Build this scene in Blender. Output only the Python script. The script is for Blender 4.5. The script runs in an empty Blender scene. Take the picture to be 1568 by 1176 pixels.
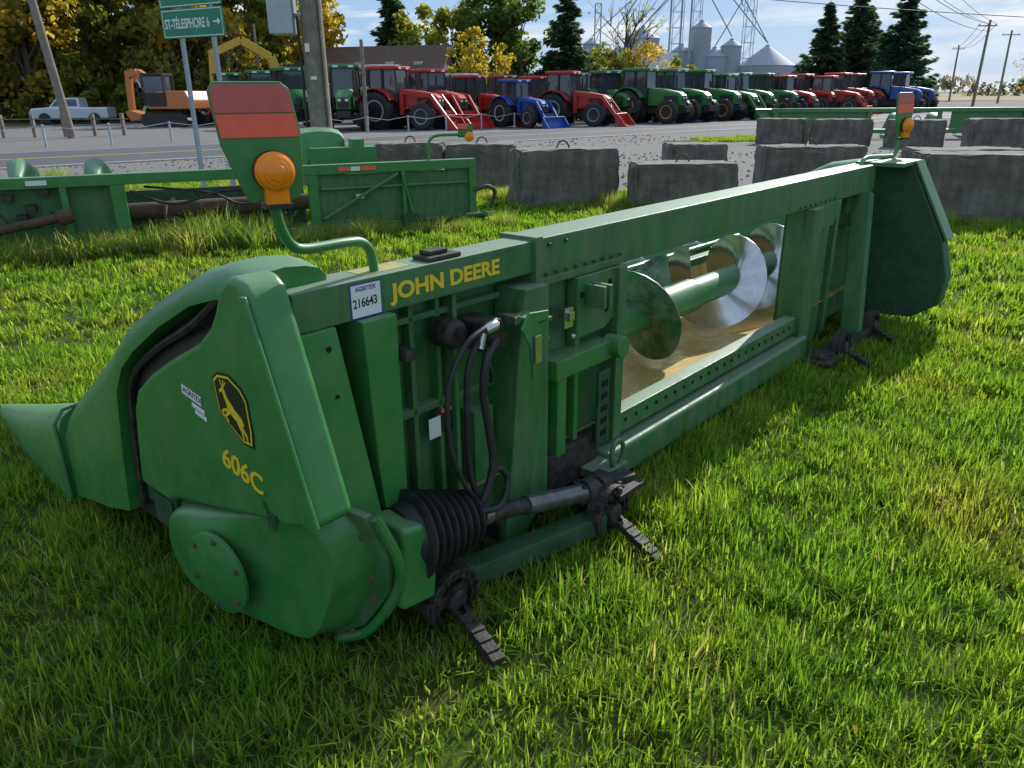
import bpy, bmesh, math, random
import numpy as np
from mathutils import Matrix, Vector
random.seed(7); np.random.seed(7)
sc=bpy.context.scene
D=bpy.data
rad=math.radians

# ------------------------------------------------------------------ camera
cam=D.cameras.new('camera'); co=D.objects.new('camera',cam); sc.collection.objects.link(co); sc.camera=co
Rm=Matrix.Rotation(rad(69.3),4,'X')@Matrix.Rotation(rad(-0.47),4,'Z')
co.matrix_world=Matrix.Translation((0,0,1.65))@Rm
cam.sensor_width=36; cam.lens=26.86; cam.clip_start=0.05; cam.clip_end=4000

# ------------------------------------------------------------------ light
az=rad(59); el=rad(31)
sunv=Vector((math.cos(az)*math.cos(el),math.sin(az)*math.cos(el),math.sin(el)))
sl=D.lights.new('sun','SUN'); sl.energy=5.0; sl.angle=rad(0.5); sl.color=(1,0.98,0.93)
so=D.objects.new('sun',sl); sc.collection.objects.link(so); so.rotation_euler=sunv.to_track_quat('Z','Y').to_euler()
so.location=(20,30,20)
w=D.worlds.new('World'); sc.world=w; w.use_nodes=True
nt=w.node_tree; N=nt.nodes; L=nt.links
bg=N['Background']; bg.inputs[1].default_value=0.15
sky=N.new('ShaderNodeTexSky'); sky.sky_type='NISHITA'; sky.sun_disc=False
sky.sun_elevation=el; sky.sun_rotation=rad(31); sky.air_density=1.0; sky.dust_density=0.3; sky.ozone_density=2.5
tc=N.new('ShaderNodeTexCoord'); mp=N.new('ShaderNodeMapping'); mp.inputs['Scale'].default_value=(2.2,2.8,15.0); mp.inputs['Rotation'].default_value=(0.16,0.05,0.5)
nz=N.new('ShaderNodeTexNoise'); nz.inputs['Scale'].default_value=1.7; nz.inputs['Detail'].default_value=6; nz.inputs['Roughness'].default_value=0.6; nz.inputs['Distortion'].default_value=0.7
cr=N.new('ShaderNodeValToRGB'); cr.color_ramp.elements[0].position=0.47; cr.color_ramp.elements[1].position=0.66
cr.color_ramp.elements[1].color=(0.95,0.95,0.95,1)
blue=N.new('ShaderNodeMixRGB'); blue.inputs[0].default_value=0.84; blue.inputs[2].default_value=(2.0,3.25,5.2,1)
mx=N.new('ShaderNodeMixRGB'); mx.inputs[2].default_value=(6.3,6.4,6.6,1)
L.new(tc.outputs['Generated'],mp.inputs[0]); L.new(mp.outputs[0],nz.inputs['Vector']); L.new(nz.outputs[0],cr.inputs[0])
L.new(sky.outputs[0],blue.inputs[1])
L.new(cr.outputs[0],mx.inputs[0]); L.new(blue.outputs[0],mx.inputs[1]); L.new(mx.outputs[0],bg.inputs[0])
sc.view_settings.view_transform='Standard'; sc.view_settings.look='None'; sc.view_settings.exposure=0

# ------------------------------------------------------------------ materials
MC={}
def mat(name,col,rough=0.6,metal=0.0,var=0.25,scale=8.0,dust=0.0,dustcol=(0.22,0.2,0.15),bump=0.0,bscale=60,spec=0.5,coat=0.0,streak=False,top=0.0,topcol=(0.28,0.33,0.23)):
    if name in MC: return MC[name]
    m=D.materials.new(name); m.use_nodes=True; t=m.node_tree; n=t.nodes; l=t.links
    b=n['Principled BSDF']; b.inputs['Roughness'].default_value=rough; b.inputs['Metallic'].default_value=metal
    b.inputs['Specular IOR Level'].default_value=spec
    if coat: b.inputs['Coat Weight'].default_value=coat; b.inputs['Coat Roughness'].default_value=0.25
    tc=n.new('ShaderNodeTexCoord')
    nz=n.new('ShaderNodeTexNoise'); nz.inputs['Scale'].default_value=scale; nz.inputs['Detail'].default_value=4; nz.inputs['Roughness'].default_value=0.65
    l.new(tc.outputs['Object'],nz.inputs['Vector'])
    r=n.new('ShaderNodeValToRGB'); r.color_ramp.elements[0].position=0.3; r.color_ramp.elements[1].position=0.7
    k=1-var
    r.color_ramp.elements[0].color=(col[0]*k,col[1]*k,col[2]*k,1)
    k=1+var*0.6
    r.color_ramp.elements[1].color=(col[0]*k,col[1]*k,col[2]*k,1)
    l.new(nz.outputs[0],r.inputs[0]); out=r.outputs[0]
    if dust>0:
        n2=n.new('ShaderNodeTexNoise'); n2.inputs['Scale'].default_value=scale*2.7; n2.inputs['Detail'].default_value=7; n2.inputs['Roughness'].default_value=0.72
        if streak:
            m2=n.new('ShaderNodeMapping'); m2.inputs['Scale'].default_value=(1,1,0.22); l.new(tc.outputs['Object'],m2.inputs[0]); l.new(m2.outputs[0],n2.inputs['Vector'])
        else: l.new(tc.outputs['Object'],n2.inputs['Vector'])
        r2=n.new('ShaderNodeValToRGB'); r2.color_ramp.elements[0].position=0.42; r2.color_ramp.elements[1].position=0.72
        r2.color_ramp.elements[1].color=(dust,dust,dust,1)
        l.new(n2.outputs[0],r2.inputs[0]); fac=r2.outputs[0]
        if top>0:
            g=n.new('ShaderNodeNewGeometry'); sx=n.new('ShaderNodeSeparateXYZ'); l.new(g.outputs['Normal'],sx.inputs[0])
            mr0=n.new('ShaderNodeMapRange'); mr0.inputs[1].default_value=0.45; mr0.inputs[2].default_value=0.95; mr0.inputs[3].default_value=0; mr0.inputs[4].default_value=top  # upward faces paler: sunlit top tone put into the colour, with settled dust
            l.new(sx.outputs[2],mr0.inputs[0])
            mt_=n.new('ShaderNodeMixRGB'); l.new(mr0.outputs[0],mt_.inputs[0]); l.new(out,mt_.inputs[1]); mt_.inputs[2].default_value=(*topcol,1); out=mt_.outputs[0]
        mxx=n.new('ShaderNodeMixRGB'); l.new(fac,mxx.inputs[0]); l.new(out,mxx.inputs[1]); mxx.inputs[2].default_value=(*dustcol,1)
        out=mxx.outputs[0]
        mr=n.new('ShaderNodeMapRange'); mr.inputs[3].default_value=rough; mr.inputs[4].default_value=min(1,rough+0.35)
        l.new(r2.outputs[0],mr.inputs[0]); l.new(mr.outputs[0],b.inputs['Roughness'])
    l.new(out,b.inputs['Base Color'])
    if bump>0:
        n3=n.new('ShaderNodeTexNoise'); n3.inputs['Scale'].default_value=bscale; n3.inputs['Detail'].default_value=3
        l.new(tc.outputs['Object'],n3.inputs['Vector'])
        bp=n.new('ShaderNodeBump'); bp.inputs['Strength'].default_value=bump; bp.inputs['Distance'].default_value=0.01
        l.new(n3.outputs[0],bp.inputs['Height']); l.new(bp.outputs[0],b.inputs['Normal'])
    MC[name]=m; return m
green=mat('green_paint',(0.032,0.205,0.042),0.40,0,0.14,3,0.40,(0.14,0.25,0.125),0,40,0.5,0.15,top=0.35)
green2=mat('green_paint_worn',(0.032,0.165,0.042),0.48,0,0.25,5,0.7,(0.16,0.195,0.125),0,50,streak=True,top=0.6)
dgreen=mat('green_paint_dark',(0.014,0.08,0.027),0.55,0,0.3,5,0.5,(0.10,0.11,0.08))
yellowp=mat('yellow_paint',(0.85,0.60,0.03),0.45,0,0.08)
tray_m=mat('worn_tray_paint',(0.70,0.48,0.13),0.42,0.0,0.3,4,0.75,(0.36,0.27,0.15))
black=mat('black_steel',(0.024,0.022,0.020),0.55,0.2,0.4,12,0.6,(0.13,0.105,0.075),0.2)
rubber=mat('black_rubber',(0.016,0.016,0.017),0.5,0,0.3,10,0.4,(0.07,0.065,0.055))
steel=mat('bare_steel',(0.62,0.61,0.59),0.2,0.95,0.15,5,0.22,(0.3,0.24,0.18))
rust=mat('rusty_steel',(0.11,0.06,0.035),0.8,0.2,0.4,14,0.5,(0.15,0.12,0.09),0.3)
white=mat('white_decal',(0.78,0.78,0.76),0.5,0,0.05)
blackd=mat('black_decal',(0.012,0.012,0.012),0.4,0,0.05)
hole=mat('dark_hole',(0.004,0.004,0.004),0.9,0,0.0)
red=mat('red_reflector',(0.92,0.13,0.07),0.4,0,0.1,20)
red2=mat('red_reflector_faded',(0.58,0.12,0.11),0.35,0,0.12,20)
amber=mat('amber_lens',(1.0,0.28,0.01),0.18,0,0.1,30)
conc=mat('concrete',(0.185,0.165,0.13),0.95,0,0.45,2.6,0.85,(0.075,0.068,0.054),0.8,22,streak=True,top=0.5,topcol=(0.3,0.28,0.24))
gravel=mat('gravel',(0.20,0.185,0.165),0.97,0,0.4,9,0.75,(0.085,0.08,0.07),1.0,30)
asph=mat('asphalt',(0.075,0.078,0.085),0.85,0,0.2,1.2,0.3,(0.11,0.105,0.1))
ylin=mat('yellow_line_paint',(0.6,0.4,0.05),0.7,0,0.2)
wlin=mat('white_line_paint',(0.6,0.6,0.58),0.7,0,0.2)
wood=mat('weathered_wood',(0.27,0.22,0.175),0.9,0,0.35,5,0.5,(0.12,0.1,0.085),0.5,30,streak=True)
galv=mat('galvanised_steel',(0.42,0.43,0.45),0.45,0.6,0.12,3)
galvd=mat('galvanised_dull_hazy',(0.38,0.41,0.46),0.75,0.0,0.15,3)  # distance haze put into the colour: paler, bluish grey for the elevator
bark=mat('bark',(0.12,0.10,0.08),0.95,0,0.3,6)
glassm=mat('cab_glass',(0.05,0.065,0.07),0.08,0,0.05,2,spec=0.8)

def leafmat(name,tr,wn=False,mixf=0.42):
    m=D.materials.new(name); m.use_nodes=True; t=m.node_tree; n=t.nodes; l=t.links
    for x in list(n): n.remove(x)
    o=n.new('ShaderNodeOutputMaterial'); at=n.new('ShaderNodeAttribute'); at.attribute_name='Col'
    mul2=n.new('ShaderNodeMixRGB'); mul2.blend_type='MULTIPLY'; mul2.inputs[0].default_value=1; mul2.inputs[2].default_value=(*tr,1)
    src=at.outputs['Color']
    if wn:
        g=n.new('ShaderNodeNewGeometry'); nn=n.new('ShaderNodeTexNoise'); nn.inputs['Scale'].default_value=1.3; nn.inputs['Detail'].default_value=1.5
        l.new(g.outputs['Position'],nn.inputs['Vector'])
        r=n.new('ShaderNodeValToRGB'); e=r.color_ramp.elements; e[0].position=0.26; e[0].color=(1.3,1.0,1.3,1); e[1].position=0.68; e[1].color=(0.70,0.90,0.72,1)
        e2=r.color_ramp.elements.new(0.42); e2.color=(1.06,1.04,0.95,1)
        l.new(nn.outputs[0],r.inputs[0])
        mm=n.new('ShaderNodeMixRGB'); mm.blend_type='MULTIPLY'; mm.inputs[0].default_value=1
        l.new(src,mm.inputs[1]); l.new(r.outputs[0],mm.inputs[2]); src=mm.outputs[0]
    l.new(src,mul2.inputs[1])
    b=n.new('ShaderNodeBsdfDiffuse'); l.new(src,b.inputs['Color'])
    tl=n.new('ShaderNodeBsdfTranslucent'); l.new(mul2.outputs[0],tl.inputs['Color'])
    ms=n.new('ShaderNodeMixShader'); ms.inputs[0].default_value=mixf
    l.new(b.outputs[0],ms.inputs[1]); l.new(tl.outputs[0],ms.inputs[2])
    l.new(ms.outputs[0],o.inputs[0])
    return m
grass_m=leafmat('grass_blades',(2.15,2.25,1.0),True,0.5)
leaf_m=leafmat('leaves',(2.2,2.1,1.3),False,0.5)

# ------------------------------------------------------------------ builders
def empty(name,loc=(0,0,0),rz=0,parent=None):
    e=D.objects.new(name,None); sc.collection.objects.link(e); e.location=loc; e.rotation_euler=(0,0,rz); e.empty_display_size=0.1
    if parent: e.parent=parent
    return e
class MB:
    def __init__(s): s.v=[]; s.f=[]
    def add(s,vs,fs):
        k=len(s.v); s.v+= [tuple(v) for v in vs]; s.f+=[tuple(i+k for i in f) for f in fs]; return s
    def box(s,x0,x1,y0,y1,z0,z1):
        return s.add([(x0,y0,z0),(x1,y0,z0),(x1,y1,z0),(x0,y1,z0),(x0,y0,z1),(x1,y0,z1),(x1,y1,z1),(x0,y1,z1)],
              [(0,3,2,1),(4,5,6,7),(0,1,5,4),(1,2,6,5),(2,3,7,6),(3,0,4,7)])
    def obox(s,c,size,rot):
        hx,hy,hz=[q/2 for q in size]; c=Vector(c)
        vs=[c+rot@Vector((a*hx,b*hy,d*hz)) for d in(-1,1) for a,b in((-1,-1),(1,-1),(1,1),(-1,1))]
        return s.add(vs,[(0,3,2,1),(4,5,6,7),(0,1,5,4),(1,2,6,5),(2,3,7,6),(3,0,4,7)])
    def beam(s,a,b,wd,ht,up=(0,0,1)):
        a=Vector(a);b=Vector(b);d=(b-a); ln=d.length; d.normalize(); u=Vector(up); sd=d.cross(u)
        if sd.length<1e-4: sd=d.cross(Vector((1,0,0)))
        sd.normalize(); u=sd.cross(d)
        R=Matrix((d,sd,u)).transposed()
        return s.obox((a+b)/2,(ln,wd,ht),R)
    def prism(s,pts,vec):
        n=len(pts); vec=Vector(vec); vs=[Vector(p) for p in pts]+[Vector(p)+vec for p in pts]
        fs=[tuple(range(n)),tuple(range(2*n-1,n-1,-1))]+[(i,(i+1)%n,(i+1)%n+n,i+n) for i in range(n)]
        return s.add(vs,fs)
    def loft(s,rings,closed=True,caps=True):
        n=len(rings[0]); vs=[v for r in rings for v in r]; fs=[]
        for i in range(len(rings)-1):
            for j in range(n if closed else n-1):
                a=i*n+j;b=i*n+(j+1)%n; fs.append((a,b,b+n,a+n))
        if caps and closed: fs.append(tuple(range(n-1,-1,-1))); fs.append(tuple(range((len(rings)-1)*n,len(rings)*n)))
        return s.add(vs,fs)
    def tube(s,pts,r,n=8,caps=True):
        pts=[Vector(p) for p in pts]; m=len(pts); rings=[]; ref=None
        for i,p in enumerate(pts):
            d=(pts[min(i+1,m-1)]-pts[max(i-1,0)]).normalized()
            if ref is None: ref=Vector((0,0,1)) if abs(d.z)<0.9 else Vector((1,0,0))
            x=d.cross(ref)
            if x.length<1e-4: x=d.cross(Vector((0,1,0)))
            x.normalize(); y=x.cross(d).normalized(); ref=y
            rr=r[i] if hasattr(r,'__len__') else r
            rings.append([p+(x*math.cos(2*math.pi*k/n)+y*math.sin(2*math.pi*k/n))*rr for k in range(n)])
        return s.loft(rings,True,caps)
    def lathe(s,prof,c,axis,n=24,caps=True):
        c=Vector(c);ax=Vector(axis).normalized(); x=ax.orthogonal().normalized(); y=ax.cross(x)
        return s.loft([[c+ax*h+(x*math.cos(2*math.pi*k/n)+y*math.sin(2*math.pi*k/n))*r for k in range(n)] for r,h in prof],True,caps)
    def bolts(s,ps,axis,r=0.009,h=0.008):
        for p in ps: s.lathe([(r,0),(r,h),(r*0.6,h+0.003)],p,axis,6)
        return s
    def obj(s,name,mt,parent=None,bevel=0.0,seg=2,smooth=True,ang=38):
        me=D.meshes.new(name); bm=bmesh.new()
        vs=[bm.verts.new(v) for v in s.v]
        for f in s.f:
            try: bm.faces.new([vs[i] for i in f])
            except ValueError: pass
        bmesh.ops.recalc_face_normals(bm,faces=bm.faces)
        if bevel>0:
            ed=[e for e in bm.edges if len(e.link_faces)==2 and e.calc_face_angle(0)>rad(28)]
            bmesh.ops.bevel(bm,geom=ed,offset=bevel,segments=seg,profile=0.5,affect='EDGES',clamp_overlap=True)
        bm.to_mesh(me); bm.free()
        me.materials.append(mt)
        if smooth:
            me.polygons.foreach_set('use_smooth',[True]*len(me.polygons)); me.set_sharp_from_angle(angle=rad(ang))
        o=D.objects.new(name,me); sc.collection.objects.link(o)
        if parent: o.parent=parent
        if bevel>0 and smooth:
            md=o.modifiers.new('wn','WEIGHTED_NORMAL'); md.keep_sharp=True
        return o
def cr_path(pts,n=6):
    pts=[Vector(p) for p in pts]; P=[pts[0]]+pts+[pts[-1]]; out=[]
    for i in range(1,len(P)-2):
        a,b,c,d=P[i-1],P[i],P[i+1],P[i+2]
        for k in range(n):
            t=k/n; out.append(0.5*((2*b)+(c-a)*t+(2*a-5*b+4*c-d)*t*t+(3*b-a-3*c+d)*t**3))
    out.append(P[-2]); return out
def text(body,size,mt,parent,origin,xdir,ydir,ext=0.0008,name='lettering',sx=1.0,align='LEFT',bold=0.0):
    cu=D.curves.new(name,'FONT'); cu.body=body; cu.size=size; cu.extrude=ext; cu.align_x=align; cu.offset=bold
    cu.materials.append(mt)
    o=D.objects.new(name,cu); sc.collection.objects.link(o); o.parent=parent
    x=Vector(xdir).normalized(); y=Vector(ydir).normalized(); z=x.cross(y).normalized(); y=z.cross(x)
    M=Matrix((x*sx,y,z)).transposed().to_4x4(); M.translation=Vector(origin); o.matrix_local=M
    return o
def npmesh(name,V,Q,mt,col=None,k=4):
    me=D.meshes.new(name); nv=len(V); nf=len(Q)
    me.vertices.add(nv); me.vertices.foreach_set('co',V.astype(np.float32).ravel())
    me.loops.add(nf*k); me.loops.foreach_set('vertex_index',Q.astype(np.int32).ravel())
    me.polygons.add(nf); me.polygons.foreach_set('loop_start',np.arange(0,nf*k,k,dtype=np.int32))
    me.update(calc_edges=True)
    if col is not None:
        ca=me.color_attributes.new('Col','FLOAT_COLOR','POINT'); c=np.ones((nv,4),np.float32); c[:,:3]=col; ca.data.foreach_set('color',c.ravel())
    me.materials.append(mt); return me

# ------------------------------------------------------------------ MAIN CORN HEADER
H=empty('corn_header',(-0.478,2.05,0),rad(49.1))
def hood(b,st,s0=-0.27,s1=0.06):
    rings=[]
    for (w_,zt,zl,a,c) in st:
        e=min(0.07,(zt-zl)*0.4); m=(a+c)/2; q=(c-a)
        rings.append([(a,w_,zl),(a,w_,zt-e*1.6),(a+q*0.08,w_,zt-e*0.6),(a+q*0.24,w_,zt-e*0.1),(m,w_,zt+0.005),(c-q*0.24,w_,zt-e*0.1),(c-q*0.08,w_,zt-e*0.6),(c,w_,zt-e*1.6),(c,w_,zl)])
    b.loft(rings)
b=MB()
out=[(0.0,1.20),(0.04,1.228),(0.09,1.228),(0.14,1.19),(0.18,1.12),(0.22,1.07),(0.30,1.01),(0.50,0.915),(0.66,0.83),(0.77,0.755),(0.82,0.68),(0.85,0.55),(0.885,0.37),(0.67,0.365),(0.60,0.40),(0.05,0.53),(-0.06,0.55),(-0.20,0.60)]
b.prism([(-0.272,a,z) for a,z in out],(0.125,0,0)); b.obj('number_side_shield',green,H,0.026,4)
b=MB(); b.prism([(-0.283,0.045,1.12),(-0.283,0.02,1.19),(-0.283,-0.005,1.19),(-0.283,-0.215,0.61),(-0.283,-0.15,0.595)],(0.012,0,0)); b.obj('shield_rear_band',green,H,0.005)
b=MB(); b.tube([(-0.277,0.02,0.545),(-0.277,0.045,0.60)],0.003,6); b.obj('shield_seam',dgreen,H)
b=MB(); b.prism([(-0.281,0.03,0.525),(-0.281,-0.01,0.525),(-0.281,-0.01,0.575),(-0.281,0.03,0.57)],(0.01,0,0)); b.obj('shield_notch',dgreen,H,0.003)
b=MB(); hood(b,[(0.14,1.17,1.0,-0.235,0.0),(0.5,1.07,0.7,-0.235,0.0),(0.85,0.90,0.2,-0.235,0.0),(1.05,0.76,0.2,-0.235,0.0)]); b.obj('inner_seal',rubber,H)
b=MB(); b.tube(cr_path([(-0.252,0.18,1.15),(-0.252,0.35,1.045),(-0.252,0.6,0.925),(-0.252,0.80,0.80),(-0.252,0.875,0.68),(-0.252,0.915,0.45),(-0.252,0.94,0.25)]),0.012,6); b.obj('seal_bead',black,H)
b=MB(); hood(b,[(0.07,1.222,1.16,-0.24,0.02),(0.18,1.238,1.15,-0.265,0.04),(0.3,1.21,1.115,-0.275,0.05),(0.5,1.125,1.02,-0.28,0.06),(0.7,1.025,0.905,-0.285,0.06),(0.82,0.955,0.82,-0.285,0.06),(0.90,0.90,0.715,-0.285,0.06),(0.955,0.86,0.48,-0.285,0.06),(1.0,0.83,0.22,-0.285,0.06),(1.2,0.70,0.16,-0.285,0.06),(1.4,0.575,0.12,-0.28,0.06),(1.60,0.435,0.06,-0.27,0.06),(1.66,0.40,0.05,-0.27,0.06)])
b.obj('divider_hood',green,H,ang=50)
b=MB(); hood(b,[(1.60,0.462,0.04,-0.29,0.07),(1.68,0.43,0.025,-0.29,0.07),(2.0,0.32,0.01,-0.27,0.05),(2.5,0.19,0.0,-0.22,0.0),(2.9,0.09,0.0,-0.17,-0.04),(3.1,0.04,0.0,-0.13,-0.08)]); b.obj('snout',green,H,ang=50)
b=MB(); b.tube([(-0.292,1.59,0.05),(-0.292,1.60,0.40),(-0.25,1.60,0.455),(-0.1,1.60,0.47),(0.03,1.6,0.455)],0.008,6); b.obj('snout_lip',green2,H)
b=MB()
fl=[(-0.235,0.66,0.37),(-0.235,0.73,0.25),(-0.225,0.70,0.11),(-0.21,0.52,0.055),(-0.16,0.22,0.045),(-0.10,0.03,0.045),(-0.05,-0.06,0.10),(-0.01,-0.145,0.24),(-0.04,-0.185,0.38),(-0.08,-0.14,0.53),(-0.12,0.02,0.55),(-0.2,0.4,0.46)]
b.prism(fl,(0.03,0,0)); b.obj('drive_cover_flange',green2,H,0.006)
b=MB()
c0=[(-0.22,0.63,0.365),(-0.22,0.70,0.25),(-0.21,0.67,0.13),(-0.20,0.50,0.075),(-0.15,0.22,0.065),(-0.09,0.04,0.07),(-0.05,-0.035,0.13),(-0.03,-0.09,0.25),(-0.04,-0.125,0.37),(-0.08,-0.095,0.50),(-0.12,0.03,0.53),(-0.2,0.4,0.44)]
cen=Vector((-0.2,0.3,0.28)); rings=[]
for k,(off,sc_) in enumerate([(0,1.0),(-0.03,0.995),(-0.055,0.97),(-0.072,0.93),(-0.08,0.86),(-0.084,0.6),(-0.085,0.25)]):
    ring=[]
    for i,p in enumerate(c0):
        p=Vector(p); q=Vector((p.x,cen.y+(p.y-cen.y)*sc_,cen.z+(p.z-cen.z)*sc_)); 
        sx=-0.17-0.12*max(0,min(1,(q.y+0.1)/0.6)) if off<-0.06 else p.x+off
        ring.append((min(p.x+off,sx) if off<-0.06 else p.x+off,q.y,q.z))
    rings.append(ring)
def ref(ring,n=4):
    P=[Vector(p) for p in ring]; m=len(P); o=[]
    for i in range(m):
        a,b_,c,d=P[i-1],P[i],P[(i+1)%m],P[(i+2)%m]
        for k in range(n):
            t=k/n; o.append(0.5*((2*b_)+(c-a)*t+(2*a-5*b_+4*c-d)*t*t+(3*b_-a-3*c+d)*t**3))
    return o
b.loft([ref(r) for r in rings]); b.obj('drive_cover',green,H,ang=60)
b=MB(); dc=Vector((-0.294,0.34,0.25)); dn=Vector((-1,-0.12,0.0))
b.lathe([(0.14,0),(0.14,0.010),(0.136,0.013)],dc,dn,40); b.obj('access_disc',green,H)
b=MB(); dy=Vector((0.12,-1,0)).normalized()
b.bolts([dc+Vector((-0.012,0,0))+dy*0.118*math.cos(t)+Vector((0,0,1))*0.118*math.sin(t) for t in [0.4+k*math.pi/3 for k in range(6)]],dn,0.010,0.006)
b.bolts([(-0.085,-0.16,0.34),(-0.07,-0.145,0.25),(-0.11,-0.08,0.13),(-0.09,-0.14,0.47),(-0.26,-0.13,0.60),(-0.28,0.66,0.2),(-0.19,0.16,0.09),(-0.26,0.5,0.10)],(-1,-0.3,0),0.010,0.007); b.obj('cover_bolts',rust,H)
b=MB(); b.tube(cr_path([(-0.06,-0.17,0.53),(-0.015,-0.20,0.38),(0.0,-0.16,0.24),(-0.05,-0.075,0.09),(-0.10,0.02,0.04)]),0.016,8); b.obj('cover_rim',green,H)
b=MB(); b.box(-0.24,-0.1,0.70,0.95,0.28,0.36); b.box(-0.25,-0.22,0.72,0.86,0.22,0.34); b.obj('shield_bracket',dgreen,H,0.005)
def sidepts(pl,s): return [(s,a,z) for a,z in pl]
lg=[(0.232,0.925),(0.205,0.945),(0.145,0.952),(0.085,0.925),(0.060,0.895),(0.052,0.80),(0.058,0.755),(0.10,0.755),(0.185,0.80),(0.222,0.83)]
cx,cz=0.143,0.86
b=MB(); b.prism(sidepts(lg,-0.2738),(-0.0012,0,0)); b.obj('emblem_edge',blackd,H,smooth=False)
b=MB(); b.prism(sidepts([(cx+(a-cx)*0.93,cz+(z-cz)*0.93) for a,z in lg],-0.2752),(-0.0008,0,0)); b.obj('emblem_border',yellowp,H,smooth=False)
b=MB(); b.prism(sidepts([(cx+(a-cx)*0.86,cz+(z-cz)*0.86) for a,z in lg],-0.2762),(-0.0008,0,0)); b.obj('emblem_field',blackd,H,smooth=False)
b=MB()
def dp(pl): b.prism(sidepts(pl,-0.2772),(-0.0008,0,0))
dp([(0.172,0.872),(0.158,0.880),(0.128,0.853),(0.098,0.835),(0.088,0.818),(0.098,0.808),(0.118,0.818),(0.140,0.828),(0.160,0.842)])
dp([(0.172,0.870),(0.182,0.895),(0.194,0.889),(0.198,0.896),(0.180,0.909),(0.170,0.903),(0.158,0.878)])
dp([(0.176,0.905),(0.171,0.930),(0.167,0.930),(0.171,0.903)]); dp([(0.172,0.915),(0.160,0.928),(0.157,0.924),(0.171,0.909)]); dp([(0.178,0.907),(0.190,0.928),(0.186,0.930),(0.174,0.908)])
dp([(0.168,0.850),(0.198,0.838),(0.190,0.818),(0.185,0.820),(0.190,0.835),(0.164,0.840)]); dp([(0.160,0.848),(0.184,0.822),(0.170,0.806),(0.166,0.809),(0.176,0.822),(0.152,0.836)])
dp([(0.100,0.812),(0.080,0.792),(0.076,0.765),(0.081,0.765),(0.087,0.788),(0.112,0.812)]); dp([(0.110,0.815),(0.098,0.795),(0.096,0.770),(0.101,0.770),(0.106,0.792),(0.124,0.818)])
b.obj('leaping_deer',yellowp,H,smooth=False)
text('606C',0.088,yellowp,H,(-0.2745,0.25,0.652),(0,-1,-0.17),(0,-0.17,1),name='model_number',bold=0.0010,sx=1.08)
text('606C',0.088,yellowp,H,(-0.2742,0.2475,0.6515),(0,-1,-0.17),(0,-0.17,1),name='model_number_weight',bold=0.0010,sx=1.08)
b=MB(); R_=Matrix.Rotation(rad(9),3,'X')
b.obox((-0.2745,0.375,0.835),(0.0012,0.11,0.03),R_); b.obox((-0.2745,0.345,0.80),(0.0012,0.07,0.014),R_); b.obox((-0.2745,0.335,0.78),(0.0012,0.065,0.014),R_); b.obj('dealer_sticker',white,H,smooth=False)
text('AGRITEX',0.026,blackd,H,(-0.2756,0.423,0.836),(0,-1,-0.16),(0,-0.16,1),0.0003,'dealer_text')
b=MB(); b.prism([(-0.14,-0.01,1.055),(-0.02,-0.01,1.055),(0.085,-0.09,0.14),(0.0,-0.11,0.12),(-0.10,-0.06,0.5)],(0,0.02,0)); b.obj('end_sheet_flange',green,H,0.004)
b=MB(); b.box(-0.14,-0.12,0.0,0.55,0.2,1.05); b.obj('end_sheet',green2,H,0.004)
b=MB()
for q in [(-0.055,-0.013,1.0),(-0.05,-0.024,0.86),(-0.04,-0.036,0.70)]: b.lathe([(0.009,0),(0.009,0.004)],q,(0,-1,0.05),10)
b.obj('flange_holes',hole,H)
b=MB(); b.box(-0.145,0.862,0.0,0.13,1.055,1.17); b.obj('top_beam_near',green2,H,0.008,2)
b=MB(); b.box(0.862,4.66,-0.014,0.15,1.0,1.178); b.obj('top_beam_main',green2,H,0.010,2)
b=MB(); b.box(0.862,1.40,-0.02,0.0,1.004,1.03); b.box(0.845,0.885,-0.018,0.155,1.0,1.184); b.obj('beam_splice',green2,H,0.003)
b=MB(); b.bolts([(0.9+0.06*i,-0.02,1.045) for i in range(9)]+[(3.3+0.08*i,-0.014,1.02) for i in range(8)]+[(0.92+0.1*i,-0.014,1.15) for i in range(2)],(0,-1,0),0.008,0.006); b.obj('beam_bolts',dgreen,H)
b=MB(); b.box(0.36,0.50,0.01,0.09,1.17,1.185); b.box(0.38,0.46,0.03,0.08,1.185,1.20); b.obj('lamp_mount_plate',black,H,0.004)
b=MB(); b.box(0.12,0.3,0.03,0.11,1.1703,1.1712); b.obj('beam_warning_label',mat('faded_label',(0.42,0.36,0.12),0.6,0,0.3,30),H,smooth=False)
text('JOHN DEERE',0.068,yellowp,H,(0.195,-0.0008,1.088),(1,0,0),(0,0,1),name='maker_lettering',bold=0.0022,sx=1.22)
b=MB(); b.prism([(0.045,-0.0012,1.062),(0.150,-0.0012,1.062),(0.150,-0.0012,1.155),(0.045,-0.0012,1.155)],(0,-0.0010,0)); b.obj('stock_sticker',white,H,smooth=False)
b=MB(); b.prism([(0.041,-0.0001,1.058),(0.154,-0.0001,1.058),(0.154,-0.0001,1.159),(0.041,-0.0001,1.159)],(0,-0.0010,0)); b.obj('stock_sticker_edge',mat('blue_ink',(0.02,0.05,0.3),0.5),H,smooth=False)
text('216643',0.036,blackd,H,(0.049,-0.0024,1.090),(1,0,0.03),(0,0,1),0.0003,'stock_number',bold=0.0008,sx=0.82)
text('AGRITEX',0.018,MC['blue_ink'],H,(0.06,-0.0024,1.137),(1,0,0),(0,0,1),0.0003,'sticker_brand',bold=0.0004)
b=MB(); b.box(-0.12,1.36,0.10,0.112,0.14,1.055); b.box(3.42,4.85,0.10,0.112,0.1,1.0); b.obj('back_sheet',green2,H)
b=MB()
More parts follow.
